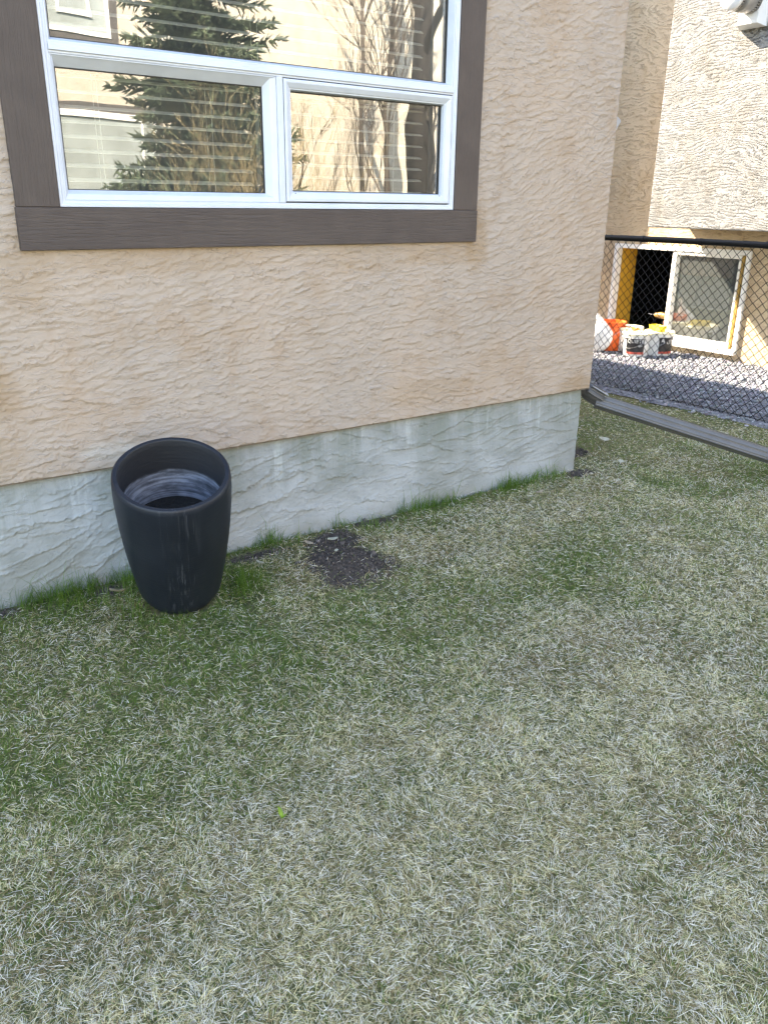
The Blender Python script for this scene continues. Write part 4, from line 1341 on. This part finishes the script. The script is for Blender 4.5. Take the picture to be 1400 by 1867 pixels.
    ispale = (v_ > .86 - .10 * (patch > .52)) | (top[:, None] & (v_ > .35)); isbrown = (v_ < .18 + .25 * (big > .6) * (patch > .5))
    scol = np.where(ispale, pale * (.75 + .35 * u), np.where(isbrown, brown * (.7 + .7 * u), scol))
    col = np.where(green[:, None], gcol, scol)
    col = np.repeat(col, 5, 0)
    o = (np.arange(n) * 5)[:, None]
    quads = o + np.array([[0, 1, 3, 2]])
    tris = o + np.array([[2, 3, 4]])
    fast_mesh("grass", V.reshape(-1, 3), tris, 3, col, M['blade'], "matted lawn grass, dry straw blades mixed with new green ones", "grass", quads=quads)
    print("blades", n)
grass()

# ------------------------------------------------------------------ bare earth: clods, leaves, small plants
def clods():
    r = np.random.default_rng(17)
    bm = bmesh.new(); bmesh.ops.create_icosphere(bm, subdivisions=1, radius=1)
    bv = np.array([v.co[:] for v in bm.verts]); bf = np.array([[v.index for v in f.verts] for f in bm.faces]); bm.free()
    n = 60000
    x = r.uniform(.1, 4.2, n); y = r.uniform(-.75, .45, n)
    ok = (soil_mask(x, y) < .92) & ~((x < 3.70) & (y > .01)) & (np.hypot(x - 1.055, y + .29) > .17)
    x, y = x[ok][:8500], y[ok][:8500]; n = len(x)
    sz = r.lognormal(math.log(.0023), .55, n)
    P = bv[None] * (1 + r.normal(0, .2, (n, len(bv), 1))) * (sz[:, None] * r.uniform(.6, 1.2, (n, 3)))[:, None, :]
    P += np.stack([x, y, ground_h(x, y) - .005 + sz * .3], -1)[:, None, :]
    F = (bf[None] + (np.arange(n) * len(bv))[:, None, None]).reshape(-1, 3)
    c = np.array([.085, .071, .064]) * r.lognormal(0, .35, (n, 1))
    fast_mesh("soil", P.reshape(-1, 3), F, 3, np.repeat(c, len(bv), 0), M['clod'], "dark crumbly bare soil along the foundation", "soil")
clods()

M['dry_leaf'] = simple("dry_leaf", (0.30, 0.24, 0.17), 0.7, .25, 30, bmp=.002, bscale=80)
M['pale_leaf'] = simple("pale_dry_leaf", (0.42, 0.40, 0.31), 0.7, .15, 30, bmp=.002, bscale=80)
M['green_leaf'] = simple("fresh_leaf", (0.15, 0.25, 0.015), 0.5, .2, 30)
def leaf_mesh(name, ln, w, mat, curl=.35):
    mb = MB(); n = 8; vs = []
    for i in range(n + 1):
        t = i / n
        ww = w * math.sin(math.pi * min(1, t * .92 + .06)) ** .8
        zc = curl * ln * (t - .5) ** 2
        for s in (-1, 0, 1):
            vs.append((s * ww, ln * (t - .5), zc + abs(s) * w * .45 + .0))
    fs = []
    for i in range(n):
        for k in range(2):
            fs.append((i * 3 + k, i * 3 + k + 1, (i + 1) * 3 + k + 1, (i + 1) * 3 + k))
    mb.add(vs, fs)
    o = mb.build(name, mat, None, smooth=True)
    so = o.modifiers.new("thick", 'SOLIDIFY'); so.thickness = .0008
    return o
def ghp(x, y):
    return float(ground_h(np.array([x]), np.array([y]))[0])
leafs = [
    (1.46, -.20, .045, .011, 'pale_leaf', 20, "pale dry leaf on the ground between planter and bare soil"),
    (1.86, -.16, .050, .016, 'pale_leaf', 70, "crumpled pale leaf at the back edge of the bare soil patch"),
    (1.97, -.24, .050, .012, 'dry_leaf', 100, "brown dry leaf on the right of the bare soil patch"),
    (1.78, -.32, .035, .010, 'pale_leaf', 150, "small white leaf scrap lying mid way on the bare soil patch"),
    (1.74, -.14, .045, .012, 'dry_leaf', 40, "tan dry leaf by the foundation above the bare soil patch"),
    (.86, -.13, .07, .020, 'dry_leaf', 60, "curled brown leaf in the hollow left of the planter"),
    (4.30, .31, .075, .026, 'pale_leaf', 55, "pale yellowish leaf on grass below the downspout, by the dark hollow"),
    (4.03, -.06, .045, .018, 'pale_leaf', 120, "small white leaf on grass just right of the house corner"),
    (3.18, -.20, .05, .012, 'dry_leaf', 80, "dry leaf on grass along the foundation near the corner"),
]
for (x, y, l, w, mt, a, lab) in leafs:
    o = leaf_mesh("dry_leaf", l, w, M[mt])
    o.location = (x, y, ghp(x, y) + .014); o.rotation_euler = (random.uniform(-.25, .25), random.uniform(-.35, .35), math.radians(a))
    tag(o, lab, "leaf", "dry leaves lying on the ground")
dl = root("dandelion", (.781, -1.639, ghp(.781, -1.639)), "single bright yellow green young weed leaf standing in the straw", "weed")
for k, (a, e, l) in enumerate(((20, 60, .032), (140, 30, .016), (250, 35, .015))):
    o = leaf_mesh("leaf", l, 0.007 if k == 0 else .004, M['green_leaf'], .2)
    o.parent = dl
    er = Euler((math.radians(e), 0, math.radians(a)))
    o.rotation_euler = er
    o.location = er.to_matrix() @ Vector((0, l * .5, 0)) + Vector((0, 0, .008))
for o in bpy.data.objects:
    if '_org' in o:
        del o['_org']
